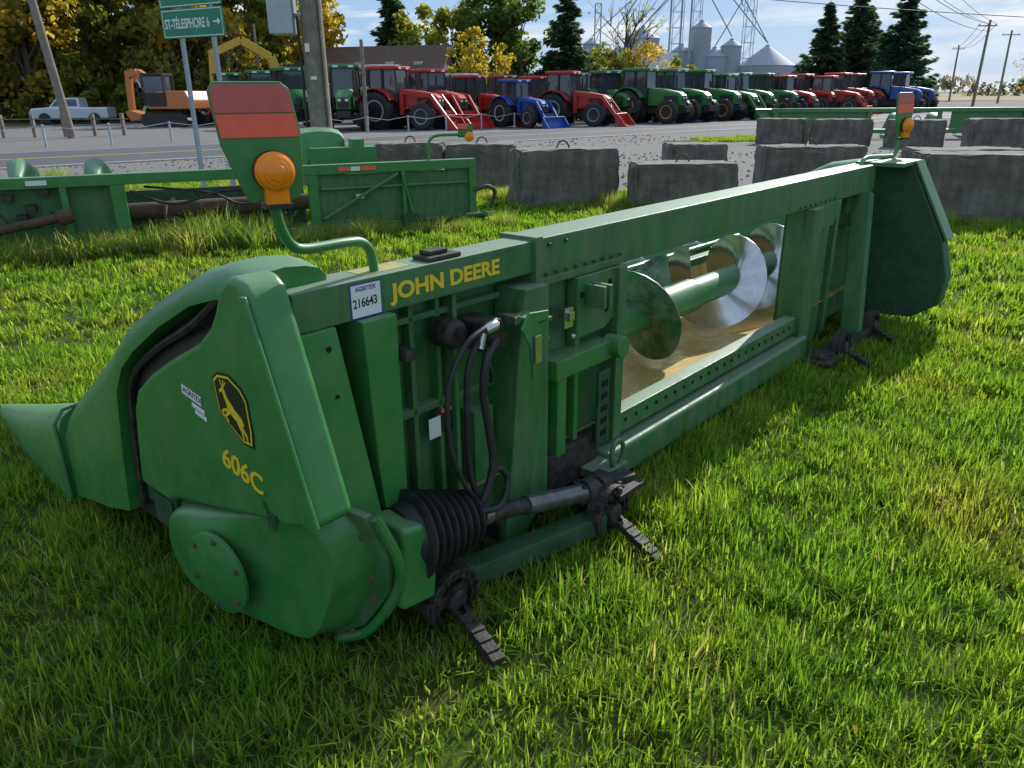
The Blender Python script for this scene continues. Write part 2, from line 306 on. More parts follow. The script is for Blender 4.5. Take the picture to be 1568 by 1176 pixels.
b.prism([(0.055,-0.03,1.055),(0.185,-0.03,1.055),(0.185,-0.03,0.47),(0.15,-0.03,0.44),(0.09,-0.03,0.44),(0.075,-0.03,0.6)],(0,0.125,0))
b.obj('post_near',green,H,0.008)
b=MB(); b.box(0.20,0.215,0.05,0.1,0.2,1.05); b.box(0.305,0.325,0.06,0.1,0.3,1.05); b.box(0.42,0.44,0.06,0.1,0.2,1.05); b.box(0.19,0.74,0.06,0.1,0.66,0.685); b.box(0.19,0.74,0.06,0.1,0.98,1.0)
b.box(0.48,0.50,0.04,0.1,0.3,1.05); b.box(0.56,0.66,0.03,0.1,0.2,0.6); b.obj('panel_ribs',green2,H,0.003)
b=MB(); b.prism([(0.75,-0.05,1.02),(0.885,-0.05,1.02),(0.885,-0.05,0.16),(0.70,-0.05,0.02),(0.62,-0.05,0.02),(0.68,-0.05,0.45),(0.705,-0.05,0.75)],(0,0.14,0)); b.obj('post_gusset',green2,H,0.008)
b=MB(); b.prism([(0.885,0.03,1.02),(1.36,0.03,1.02),(1.36,0.03,0.30),(1.2,0.03,0.26),(0.885,0.03,0.16)],(0,0.012,0)); b.obj('side_panel',green2,H,0.003)
b=MB(); b.box(0.9,1.28,-0.075,0.03,0.64,0.72); b.lathe([(0.045,0),(0.045,0.09)],(1.29,-0.03,0.69),(0,-1,0),16); b.box(0.94,1.0,-0.05,0.03,0.3,0.64); b.box(1.09,1.12,-0.02,0.03,0.3,1.0)
b.obj('latch_arm',green,H,0.008)
b=MB(); b.prism([(1.08,-0.03,1.0),(1.35,-0.03,1.0),(1.35,-0.03,0.80),(1.27,-0.03,0.76),(1.08,-0.03,0.76)],(0,0.05,0)); b.box(1.34,1.40,-0.05,0.1,0.24,1.0); b.box(1.13,1.15,-0.12,-0.03,0.88,0.97); b.box(1.17,1.19,-0.12,-0.03,0.88,0.97); b.obj('corner_bracket',green2,H,0.005)
b=MB(); b.box(1.19,1.27,-0.07,-0.055,0.27,0.60); b.obj('slotted_strap',dgreen,H,0.003)
b=MB()
for i in range(5): b.box(1.21,1.25,-0.074,-0.0702,0.31+i*0.055,0.335+i*0.055)
for q in [(1.11,0.93),(1.28,0.93),(1.28,0.84),(1.30,0.95)]: b.lathe([(0.012,0),(0.012,0.003)],(q[0],-0.0305,q[1]),(0,-1,0),12)
for q in [(0.925,0.95),(0.925,0.85),(0.95,0.5),(1.05,0.55)]: b.lathe([(0.009,0),(0.009,0.003)],(q[0],0.0295,q[1]),(0,-1,0),12)
for i in range(22): b.lathe([(0.010,0),(0.010,0.003)],(1.47+i*0.088,-0.0305,0.29),(0,-1,0),8)
b.obj('punched_holes',hole,H)
b=MB(); b.box(0.99,1.045,-0.04,0.03,0.82,0.90); b.box(1.0,1.035,-0.055,-0.04,0.85,0.885); b.bolts([(1.02,-0.05,0.79),(0.96,0.03,0.78),(1.06,0.03,0.62),(0.91,0.03,0.40)],(0,-1,0),0.012,0.014); b.obj('latch_block',steel,H,0.004)
b=MB(); b.tube([(1.24+0.045*math.cos(t),-0.14,0.24+0.06*math.sin(t)) for t in np.linspace(-1.2,math.pi+1.0,16)],0.011,8); b.box(1.12,1.3,-0.16,-0.02,0.15,0.19); b.obj('hitch_ring',green2,H,0.003)
b=MB(); b.box(0.90,1.24,-0.04,0.03,0.14,0.32); b.box(0.62,0.92,-0.02,0.08,0.06,0.14); b.obj('lower_dark_box',black,H,0.01)
b=MB(); b.prism([(0.60,-0.16,0.93),(0.64,-0.16,0.98),(0.74,-0.16,0.97),(0.74,-0.16,0.94),(0.70,-0.16,0.92),(0.70,-0.16,0.80),(0.66,-0.16,0.74),(0.645,-0.16,0.86)],(0,0.012,0)); b.box(0.68,0.76,-0.16,-0.04,0.93,0.945); b.obj('coupler_hook',green,H,0.003)
b=MB(); b.box(0.655,0.69,-0.172,-0.161,0.80,0.90); b.box(0.60,0.63,-0.13,-0.05,0.94,0.97); b.obj('hook_plate',steel,H,0.004)
b=MB(); b.lathe([(0.05,0),(0.05,0.08),(0.035,0.1)],(0.43,0.06,0.93),(0,-1,0),20); b.box(0.50,0.60,-0.08,0.06,0.86,0.96); b.box(0.19,0.23,-0.05,0.05,0.9,0.94); b.lathe([(0.03,0),(0.03,0.1)],(0.62,0.04,0.87),(0,-1,0),14); b.obj('hydraulic_coupler_block',black,H,0.006)
b=MB(); b.lathe([(0.016,0),(0.02,0.02),(0.02,0.05),(0.014,0.06)],(0.46,-0.12,0.955),(1,0,0.15),12); b.lathe([(0.012,0),(0.012,0.05)],(0.44,-0.12,0.90),(0.3,0,0.9),12); b.obj('hose_fittings',steel,H)
b=MB()
b.tube(cr_path([(0.56,-0.08,0.96),(0.47,-0.12,0.965),(0.36,-0.13,0.93),(0.29,-0.13,0.83),(0.275,-0.13,0.72),(0.29,-0.13,0.58),(0.34,-0.14,0.45),(0.40,-0.14,0.37)]),0.009,10)
b.tube(cr_path([(0.55,-0.06,0.91),(0.46,-0.11,0.93),(0.385,-0.12,0.86),(0.37,-0.12,0.70),(0.375,-0.12,0.5),(0.40,-0.13,0.38)]),0.0105,10)
b.tube(cr_path([(0.54,-0.1,0.90),(0.455,-0.13,0.86),(0.44,-0.13,0.74),(0.455,-0.14,0.60),(0.455,-0.15,0.48),(0.40,-0.15,0.38),(0.36,-0.13,0.35)]),0.014,10)
b.tube(cr_path([(0.45,-0.14,0.46),(0.50,-0.14,0.46),(0.53,-0.15,0.41),(0.49,-0.16,0.34),(0.42,-0.16,0.34),(0.36,-0.13,0.36)]),0.012,10)
b.tube(cr_path([(0.52,-0.06,0.93),(0.48,-0.1,0.87),(0.50,-0.11,0.8),(0.52,-0.09,0.76)]),0.008,8)
b.obj('hydraulic_hoses',rubber,H)
b=MB(); b.prism([(0.40,0.058,0.56),(0.475,0.058,0.56),(0.475,0.058,0.65),(0.40,0.058,0.65)],(0,-0.001,0)); b.obj('warning_label',blackd,H,smooth=False)
b=MB(); b.prism([(0.365,0.0565,0.555),(0.42,0.0565,0.555),(0.42,0.0565,0.63),(0.365,0.0565,0.63)],(0,-0.001,0)); b.obj('warning_label_face',white,H,smooth=False)
b=MB(); b.prism([(0.425,0.0565,0.635),(0.475,0.0565,0.635),(0.475,0.0565,0.65),(0.425,0.0565,0.65)],(0,-0.001,0)); b.obj('warning_label_red',red,H,smooth=False)
b=MB(); b.prism([(0.0,-0.02,0.18),(0.14,-0.02,0.16),(0.16,-0.02,0.32),(0.11,-0.02,0.44),(0.02,-0.02,0.46)],(0,-0.17,0)); b.obj('gearbox',green,H,0.02,3)
b=MB(); ax=Vector((0.88,-0.12,-0.10)).normalized(); prof=[]; 
for i in range(8):
    r=0.148-0.0075*i; h=i*0.033
    prof+=[(r-0.035,h),(r-0.004,h+0.008),(r,h+0.012),(r-0.004,h+0.016),(r-0.035,h+0.026)]
b.lathe([(0.1,-0.04)]+prof+[(0.05,0.27)],(0.12,-0.09,0.355),ax,36); b.obj('rubber_bellows',rubber,H)
b=MB(); st=Vector((0.40,-0.13,0.315)); en=Vector((0.93,-0.21,0.215)); dd=(en-st)
b.tube([st-dd*0.15,st+dd*0.55],0.030,16); b.lathe([(0.045,0),(0.05,0.02),(0.05,0.06),(0.03,0.07)],st+dd*0.95,dd,16); b.lathe([(0.05,0),(0.05,0.05)],st+dd*1.1,dd,16); b.beam(st+dd*0.9,st+dd*1.35,0.05,0.07)
b.obj('driveshaft_joint',black,H,0)
b=MB(); b.tube([st+dd*0.02,st+dd*0.08],0.037,16); b.tube([st+dd*0.4,st+dd*0.98],0.036,18); b.obj('driveshaft_tube',mat('worn_grey_tube',(0.16,0.155,0.15),0.25,0.5,0.4,14),H)
b=MB(); b.box(0.98,1.12,-0.33,-0.13,0.20,0.215); b.box(1.02,1.20,-0.30,-0.10,0.16,0.18); b.bolts([(1.0+0.04*i,-0.31+0.03*i,0.215) for i in range(4)],(0,0,1),0.012,0.02)
b.beam((0.93,-0.2,0.2),(1.15,-0.26,0.19),0.07,0.09); b.box(0.98,1.02,-0.28,-0.1,0.0,0.2); b.obj('shaft_cradle',black,H,0.006)
b=MB(); b.beam((0.28,-0.10,0.11),(0.95,-0.26,0.10),0.085,0.08); b.beam((0.12,-0.12,0.1),(0.34,-0.13,0.1),0.07,0.05); b.box(0.3,0.34,-0.17,-0.05,0.06,0.17); b.obj('stand_beam',dgreen,H,0.008)
def gear(c,bar,R=0.105):
    b=MB(); c=Vector(c); n=22
    for t0 in range(n):
        t=t0/(n-1)*math.pi*1.25-0.25
        p=c+Vector((math.cos(t)*R,0,math.sin(t)*R)); q=c+Vector((math.cos(t+0.19)*R,0,math.sin(t+0.19)*R))
        if t0<n-1: b.beam(p,q,0.014,0.06,(0,1,0))
        if t0%2==0: b.lathe([(0.007,0),(0.007,0.008)],c+Vector((math.cos(t)*(R-0.014),-0.028,math.sin(t)*(R-0.014))),(0,-1,0),6)
    b.lathe([(R-0.03,0.0),(R-0.008,0.0),(R-0.008,0.012),(R-0.03,0.012)],c+Vector((0,-0.012,0)),(0,-1,0),24,False)
    b.lathe([(0.035,0),(0.04,0.01),(0.04,0.06),(0.02,0.07)],c+Vector((0,0.02,0)),(0,-1,0),18)
    b.beam(c,c+Vector((-0.12,0,0.02)),0.04,0.04); b.beam(c,c+Vector((0.09,0,0.05)),0.03,0.04)
    for k in (-1,1): b.beam(c+Vector((k*0.03,-0.02,-0.02)),Vector(bar),0.012,0.03)
    b.obj('skid_sprocket',black,H,0.002)
    b=MB(); d=(Vector(bar)-c).normalized(); b.beam(Vector(bar)-d*0.06,Vector(bar)+d*0.15,0.045,0.028)
    for i in range(4): b.beam(Vector(bar)-d*(0.03-i*0.045)+Vector((0,0,0.014)),Vector(bar)-d*(0.015-i*0.045)+Vector((0,0,0.014)),0.047,0.012)
    b.obj('skid_toe',black,H,0.002)
gear((0.225,-0.16,0.10),(0.18,-0.31,0.075)); gear((0.985,-0.27,0.13),(0.97,-0.39,0.08))
gear((3.75,-0.22,0.10),(3.7,-0.34,0.07)); gear((4.35,-0.22,0.11),(4.3,-0.34,0.07))
b=MB(); b.beam((3.45,-0.18,0.06),(4.3,-0.2,0.08),0.1,0.08); b.box(3.4,3.7,-0.28,-0.05,0.06,0.08); b.obj('stand_beam_far',black,H,0.006)
b=MB(); b.box(1.30,3.46,-0.03,0.05,0.235,0.335); b.obj('lower_rail',green2,H,0.006)
b=MB(); b.box(1.26,3.5,-0.09,0.05,0.06,0.21); b.obj('lower_tube',green2,H,0.02,3)
b=MB(); b.box(3.42,3.58,-0.06,0.12,0.02,1.0); b.box(3.58,3.95,0.02,0.1,0.05,1.0); b.prism([(3.42,-0.02,1.0),(4.0,-0.02,1.0),(3.9,-0.02,0.85),(3.42,-0.02,0.85)],(0,0.03,0)); b.obj('post_far',green2,H,0.006)
b=MB(); b.beam((4.45,-0.01,1.0),(4.12,-0.17,0.03),0.10,0.12,(0,1,0)); b.box(4.35,4.55,-0.05,0.1,0.78,0.84); b.box(4.0,4.06,0.0,0.1,0.1,1.0); b.obj('leg_far',green2,H,0.006)
prf=[(0.0,0.33),(0.12,0.29),(0.25,0.245),(0.38,0.23),(0.5,0.25),(0.62,0.31),(0.70,0.42),(0.73,0.55)]
b=MB(); b.loft([[(x,a,z) for a,z in prf] for x in (0.3,4.75)],False,False); b.obj('auger_trough',tray_m,H)
b=MB(); b.box(0.0,4.8,0.73,0.80,0.5,0.60); b.box(0.0,4.8,0.8,1.1,0.50,0.54); b.obj('front_deck',green2,H,0.006)
def helix(b,s0,s1,pitch,sign,r0=0.07,r1=0.275,ph=0):
    n=int(abs(s1-s0)/pitch*28); rings=[]
    for i in range(n+1):
        s_=s0+(s1-s0)*i/n; t=ph+sign*2*math.pi*(s_-s0)/pitch
        c,sn=math.cos(t),math.sin(t)
        rings.append([(s_-0.004,0.40+c*r0,0.53+sn*r0),(s_-0.004,0.40+c*r1,0.53+sn*r1),(s_+0.004,0.40+c*r1,0.53+sn*r1),(s_+0.004,0.40+c*r0,0.53+sn*r0)])
    b.loft(rings)
b=MB(); helix(b,0.35,2.62,0.56,1,ph=1.0); b.obj('auger_flight_near',mat('worn_green_flight',(0.03,0.17,0.06),0.35,0.3,0.5,3,0.9,(0.34,0.34,0.30)),H)
b=MB(); helix(b,2.85,4.7,0.58,-1,ph=1.4); b.obj('auger_flight_far',steel,H)
b=MB(); b.tube([(0.3,0.40,0.53),(4.75,0.40,0.53)],0.085,20); b.lathe([(0.1,0),(0.1,0.5)],(2.3,0.40,0.53),(1,0,0),20)
b.obj('auger_tube',green,H)
b=MB(); b.tube([(1.0,0.95,0.74),(4.2,0.95,0.74)],0.03,10); b.tube([(1.0,0.85,0.62),(4.4,0.85,0.62)],0.02,8); b.obj('front_cross_pipes',green2,H)
b=MB()
for i in range(6):
    x=0.42+i*0.762
    b.box(x-0.17,x-0.06,0.8,1.75,0.30,0.42); b.box(x+0.06,x+0.17,0.8,1.75,0.30,0.42); b.box(x-0.15,x+0.15,0.78,1.0,0.2,0.45)
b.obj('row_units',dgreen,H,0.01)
b=MB()
for i in range(5):
    x=0.80+i*0.762
    hood(b,[(0.85,0.62,0.45,x-0.15,x+0.15),(1.1,0.66,0.4,x-0.2,x+0.2),(1.6,0.45,0.2,x-0.2,x+0.2),(2.1,0.28,0.1,x-0.16,x+0.16),(2.7,0.12,0.02,x-0.08,x+0.08),(3.0,0.05,0.0,x-0.03,x+0.03)])
b.obj('row_dividers',green,H,ang=50)
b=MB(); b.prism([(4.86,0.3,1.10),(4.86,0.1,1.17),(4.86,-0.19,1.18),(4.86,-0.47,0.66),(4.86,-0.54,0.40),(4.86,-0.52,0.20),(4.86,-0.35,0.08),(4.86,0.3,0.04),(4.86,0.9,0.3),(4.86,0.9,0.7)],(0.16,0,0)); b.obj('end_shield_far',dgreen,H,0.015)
b=MB(); b.beam((4.98,-0.20,1.19),(4.98,-0.49,0.655),0.20,0.02,(0,-1,0.5)); b.box(4.6,5.05,-0.2,0.12,1.165,1.195); b.obj('end_shield_rim',green2,H,0.006)
b=MB(); hood(b,[(0.1,1.2,1.0,4.8,5.1),(0.4,1.15,0.8,4.8,5.1),(0.8,0.95,0.4,4.8,5.1),(1.2,0.7,0.2,4.8,5.1),(1.7,0.4,0.05,4.8,5.1),(2.4,0.2,0.0,4.85,5.05),(3.0,0.04,0,4.93,4.97)]); b.obj('divider_hood_far',green,H,ang=50)
b=MB(); b.prism([(4.7,-0.002,0.5),(4.75,-0.002,0.5),(4.75,-0.002,0.6),(4.7,-0.002,0.6)],(0,-0.001,0)); b.obj('far_decal',white,H)
def reflector(x,w_,zb,sc_,mount,path,yaw=0.0,near=True):
    e=empty('reflector_assembly',(x,w_,zb),yaw,H)
    k=sc_
    ol=[(-0.055,0.0),(-0.068,0.02),(-0.118,0.16),(-0.135,0.30),(-0.118,0.325),(0.06,0.325),(0.085,0.305),(0.105,0.19),(0.10,0.04),(0.085,0.01),(0.06,0.0)]
    b=MB(); b.prism([(a*k,0,z*k) for a,z in ol],(0,0.012,0)); b.obj('backing_plate',green,e,0.004)
    b=MB(); b.prism([(a*k,-0.0005,z*k) for a,z in [(-0.124,0.244),(-0.130,0.30),(-0.116,0.318),(0.06,0.318),(0.082,0.30),(0.09,0.244)]],(0,-0.002,0)); b.obj('upper_reflector',red2,e,0.0005)
    b=MB(); b.prism([(a*k,-0.0005,z*k) for a,z in [(-0.114,0.178),(-0.123,0.240),(0.091,0.240),(0.101,0.178)]],(0,-0.002,0)); b.obj('lower_reflector',red,e,0.0005)
    b=MB(); c=(0.015*k,-0.012,0.085*k)
    b.lathe([(0.056*k,0.0),(0.056*k,0.016),(0.050*k,0.020),(0.050*k,0.028),(0.044*k,0.034),(0.036*k,0.036),(0.034*k,0.040),(0.024*k,0.043),(0.022*k,0.046),(0.010*k,0.049)],c,(0,-1,0),36)
    b.box(-0.018*k,0.048*k,-0.03,0.0,-0.004,0.04*k); b.obj('amber_lamp',amber,e)
    b=MB(); b.lathe([(0.058*k,-0.012),(0.058*k,0.004)],c,(0,-1,0),36); b.box(-0.025*k,0.055*k,-0.035,0.02,-0.015,-0.003); b.obj('lamp_base',black,e)
    b=MB(); b.tube(cr_path(path),0.0165*k,12); b.obj('lamp_arm',green,H)
    return e
reflector(-0.183,-0.02,1.412,0.84,None,[(-0.17,-0.01,1.405),(-0.16,-0.01,1.35),(-0.13,0.0,1.30),(-0.08,0.01,1.278),(0.06,0.03,1.272),(0.13,0.045,1.262),(0.165,0.05,1.23),(0.175,0.05,1.17)],rad(-22))
reflector(5.12,-0.02,1.34,0.95,None,[(5.12,-0.01,1.33),(5.08,0,1.22),(4.95,0.02,1.21),(4.6,0.05,1.22),(4.5,0.05,1.17)],rad(-15))

# ------------------------------------------------------------------ SECOND HEADER behind
G2=empty('corn_header',(-5.9,8.15,0),rad(25))
b=MB(); b.box(-1.6,6.0,0,0.13,0.74,0.86); b.box(3.75,3.87,0.0,0.1,0.05,0.74); b.box(5.9,6.0,0,0.1,0.05,0.74); b.box(1.55,1.70,0,0.12,0.05,0.74); b.box(1.05,1.12,0,0.1,0.05,0.74); b.box(-1.6,6.1,-0.05,0.05,0.02,0.12)
b.beam((3.9,-0.01,0.2),(4.9,-0.01,0.72),0.03,0.06,(0,1,0)); b.beam((4.95,-0.01,0.72),(5.1,-0.01,0.1),0.03,0.06,(0,1,0)); b.box(3.9,5.88,0,0.05,0.55,0.58); b.box(4.95,5.0,-0.02,0.05,0.12,0.74)
b.obj('frame',green,G2,0.008)
b=MB(); b.box(3.8,6.0,0.06,0.08,0.05,0.73); b.box(-1.6,1.6,0.12,0.14,0.05,0.73); b.obj('back_sheets',green2,G2)
b=MB(); b.box(1.6,3.8,0.65,0.7,0.05,0.6); b.box(-1.6,6.0,0.14,0.8,0.03,0.05); b.obj('trough',dgreen,G2)
b=MB(); b.tube([(1.2,0.3,0.40),(4.0,0.3,0.40)],0.10,14); b.tube([(0.2,-0.12,0.30),(1.1,-0.12,0.45)],0.05,12); b.lathe([(0.07,0),(0.09,0.05),(0.07,0.15)],(1.0,-0.12,0.43),(1,0,0.15),14); b.lathe([(0.16,0),(0.16,0.03)],(3.4,0.25,0.35),(1,-.3,0),18); b.lathe([(0.14,0),(0.14,0.03)],(2.1,0.25,0.35),(1,-.3,0),18)
b.obj('auger',rust,G2)
b=MB()
for q in [(0.5,0.62),(0.7,0.5),(0.85,0.66),(0.6,0.4)]: b.box(q[0],q[0]+0.1,-0.05,0.115,q[1],q[1]+0.07)
b.tube(cr_path([(0.4,-0.05,0.6),(0.55,-0.1,0.4),(0.8,-0.1,0.35),(0.95,-0.05,0.5)]),0.015,8)
b.tube(cr_path([(1.75,0.05,0.66),(2.2,-0.02,0.5),(2.8,0.0,0.62),(3.6,0.05,0.55)]),0.018,8); b.tube(cr_path([(1.9,0.1,0.7),(2.6,0.02,0.6),(3.0,0.02,0.45),(3.7,0.1,0.66)]),0.014,8); b.obj('hydraulics',black,G2,0)
b=MB(); b.box(-0.2,0.22,-0.012,-0.002,0.775,0.825); b.box(4.13,4.28,-0.012,-0.002,0.775,0.825); b.box(4.42,4.62,-0.012,-0.002,0.775,0.825); b.obj('red_tape',red,G2)
b=MB(); b.box(0.75,0.95,-0.012,-0.002,0.775,0.825); b.box(4.29,4.41,-0.012,-0.002,0.775,0.825); b.box(4.35,4.45,0.04,0.055,0.42,0.48); b.obj('white_tape',white,G2)
b=MB(); b.tube(cr_path([(5.95,-0.05,0.45),(6.1,-0.1,0.5),(6.25,-0.05,0.42),(6.2,0,0.2)]),0.03,8); b.tube([(5.0,-0.12,0.13),(6.2,-0.12,0.13)],0.035,10); b.box(4.9,5.1,-0.16,-0.055,0.08,0.2); b.obj('pto_arm',dgreen,G2)
b=MB()
for x0,zt,w0 in [(0.6,1.0,1.0),(1.4,0.98,1.0),(2.2,0.6,0.9),(4.95,0.6,0.9),(5.75,0.7,0.8),(-.3,0.9,1.0)]:
    hood(b,[(0.6,zt*0.8,0.3,x0-0.03,x0+0.03),(w0,zt,0.4,x0-0.12,x0+0.12),(1.4,zt*0.9,0.3,x0-0.16,x0+0.16),(1.9,zt*0.55,0.2,x0-0.12,x0+0.12),(2.6,0.15,0.02,x0-0.08,x0+0.08),(3.0,0.05,0,x0-0.03,x0+0.03)])
b.obj('snouts',green,G2,ang=50)
b=MB(); hood(b,[(1.1,0.9,0.5,3.95,4.3),(1.3,1.20,0.5,3.85,4.55),(1.8,1.24,0.5,3.85,4.65),(2.4,1.05,0.4,3.95,4.6),(3.2,0.7,0.3,4.1,4.5)]); b.box(4.0,4.9,0.95,1.2,0.7,1.0); b.box(4.6,4.75,1.0,1.3,0.9,1.1); b.obj('tall_hood',green,G2,ang=40)
b=MB(); b.tube(cr_path([(5.35,0.05,0.86),(5.35,0.05,1.05),(5.45,0.05,1.16),(5.75,0.05,1.17),(5.88,0.05,1.15)]),0.02,10); b.box(5.78,5.98,0.04,0.07,1.13,1.3); b.obj('lamp_arm',green,G2)
b=MB(); b.lathe([(0.065,0),(0.06,0.03),(0.03,0.045)],(5.92,0.03,1.14),(0,-1,0),20); b.obj('amber_lamp',amber,G2)
b=MB(); b.box(5.76,5.9,0.02,0.038,1.24,1.30); b.obj('red_reflector',red,G2)

G3=empty('corn_header',(13.5,30.5,0),rad(-8))
b=MB(); b.box(-3.5,9,0,0.15,0.95,1.1); b.box(-3.5,9,-0.1,0.1,0.2,0.35)
for x in (-3.4,0,2.5,5.5,8.8): b.box(x,x+0.15,0.01,0.12,0,0.95)
b.box(-3.4,0,0.1,0.13,0.36,0.95); b.box(3,8.8,0.1,0.13,0.36,0.95); b.obj('frame',green,G3,0.01)
b=MB()
for i in range(8): hood(b,[(0.6,0.8,0.3,-3+i*1.4,-2.7+i*1.4),(1.2,0.9,0.3,-3.1+i*1.4,-2.6+i*1.4),(2.6,0.15,0.05,-2.9+i*1.4,-2.8+i*1.4)])
b.obj('snouts',green,G3,ang=50)
b=MB(); b.tube([(7.8,0,1.1),(7.8,0,1.9)],0.03); b.box(7.6,8.0,0,0.03,1.5,2.1); b.obj('sign_arm',green,G3)

# ------------------------------------------------------------------ CONCRETE BLOCKS
from mathutils import noise as mnoise
def block(x,y,l,h,dp,rz,loop=True,seed=0):
    r=random.Random(seed); e=empty('concrete_block',(x,y,0),rz)
    bm=bmesh.new(); bmesh.ops.create_cube(bm,size=1); bmesh.ops.scale(bm,vec=(l,dp,h),verts=bm.verts); bmesh.ops.translate(bm,vec=(l/2,dp/2,h/2-0.01),verts=bm.verts)
    bmesh.ops.bevel(bm,geom=bm.edges[:],offset=0.03,segments=2,affect='EDGES'); bmesh.ops.subdivide_edges(bm,edges=bm.edges[:],cuts=9,use_grid_fill=True)
    for v in bm.verts:
        p=v.co+Vector((seed*7.3,0,0)); d=mnoise.noise_vector(p*3.0)*0.018+mnoise.noise_vector(p*11)*0.010
        ed=sum([min(v.co.x,l-v.co.x)<0.05,min(v.co.y,dp-v.co.y)<0.05,v.co.z>h-0.07])
        if ed>=2: d+= -(v.co-Vector((l/2,dp/2,h/2))).normalized()*max(0,mnoise.noise(p*5))*0.11
        v.co+=d
    me=D.meshes.new('block_body'); bm.to_mesh(me); bm.free(); me.materials.append(conc); o=D.objects.new('block_body',me); sc.collection.objects.link(o); o.parent=e
    if loop:
        b=MB(); b.tube([(l/2+0.10*math.cos(t),dp/2,h-0.03+0.13*math.sin(t)) for t in np.linspace(0,math.pi,12)],0.013,8); b.obj('lifting_loop',rust,e)
for i,a in enumerate([(-2.56,14.87,1.3,0.84,0.75,-0.03),(-1.20,14.8,1.30,0.82,0.75,-0.05),(0.12,12.15,1.66,0.87,0.8,0.22),(1.88,11.75,1.56,0.68,0.8,0.03),(4.6,14.3,1.8,0.76,0.8,-0.05),(3.3,16.2,1.2,.7,.8,.1),
     (5.55,10.55,1.6,0.88,0.8,-0.2),(7.2,10.2,1.6,0.88,0.8,-0.15),(8.5,27.8,1.6,0.85,0.8,-0.6),(10.0,26.3,1.8,0.85,0.8,-0.15),(11.9,25.5,1.7,0.85,.8,-0.5),(12.9,22.3,1.8,0.95,0.8,-0.1),(14.8,22.1,1.8,0.95,0.8,-0.1),(6.5,12.6,1.7,0.8,0.8,-0.1)]):
    block(*a,loop=(i in(1,2,3,4,9,10,0)),seed=i)

# ------------------------------------------------------------------ GROUND, ROAD
def sheet(name,pts,z,mt):
    b=MB(); b.add([(x,y,z) for x,y in pts],[tuple(range(len(pts)))]); o=b.obj(name,mt,None,smooth=False)
    return o
gm=mat('grass_ground',(0.085,0.11,0.025),0.97,0,0.35,1.3,0.7,(0.07,0.065,0.03),0,20,spec=0.1)
b=MB(); b.add([(-2500,-60,0),(2500,-60,0),(2500,3000,0),(-2500,3000,0)],[(0,1,2,3)]); g=b.obj('ground',gm,None,smooth=False)
ex,ey=math.cos(rad(39)),math.sin(rad(39))
def rf(m,n): return (ex*m-ey*n,ey*m+ex*n)
def rsheet(name,m0,m1,n0,n1,z,mt): return sheet(name,[rf(m0,n0),rf(m1,n0),rf(m1,n1),rf(m0,n1)],z,mt)
rsheet('gravel_shoulder',-120,240,18.6,24,0.006,gravel)
sheet('gravel_yard',[(-1.5,16.2),(1,14.6),(3.4,13.4),(6.5,12.9),(12,12.4),(40,12),(40,44),(14,34.5),(0,24.5)],0.010,gravel)
rsheet('gravel_lot',-60,220,30.5,62,0.006,gravel)
rsheet('road',-200,400,23.4,31,0.014,asph)
rsheet('centre_line',-200,400,27.2,27.32,0.018,ylin); rsheet('centre_line',-200,400,27.0,27.1,0.018,ylin)
rsheet('edge_line',-200,400,23.8,23.92,0.018,wlin); rsheet('edge_line',-200,400,30.5,30.62,0.018,wlin)
verge=sheet('grass_verge',[(5.6,29.5),(8,28.6),(13,32.5),(15.5,35.8),(12,34.2),(8,31.2)],0.016,gm)
field=sheet('stubble_field',[(60,160),(400,170),(700,900),(80,900)],0.02,mat('dry_field',(0.3,0.2,0.09),0.95,0,0.3,0.05))
rsheet('grass_verge',-60,-21,31.5,39,0.012,gm)
st_=MB(); rr=random.Random(11)
for i in range(2200):
    m=rr.uniform(-14,26); n=rr.uniform(18.5,23.3)
    if i%2:
        x=rr.uniform(0,14); y=rr.uniform(14.8,24)
    else: x,y=rf(m,n)
    s=rr.uniform(0.02,0.06); 
    o_=[Vector((x+rr.uniform(.6,1)*s*a,y+rr.uniform(.6,1)*s*b_,0.01+max(0,c)*s*rr.uniform(.5,1))) for a,b_,c in((1,0,0),(-1,0,0),(0,1,0),(0,-1,0),(0,0,1))]
    st_.add(o_,[(0,2,4),(2,1,4),(1,3,4),(3,0,4)])
st_.obj('loose_stones',conc,None,smooth=False)

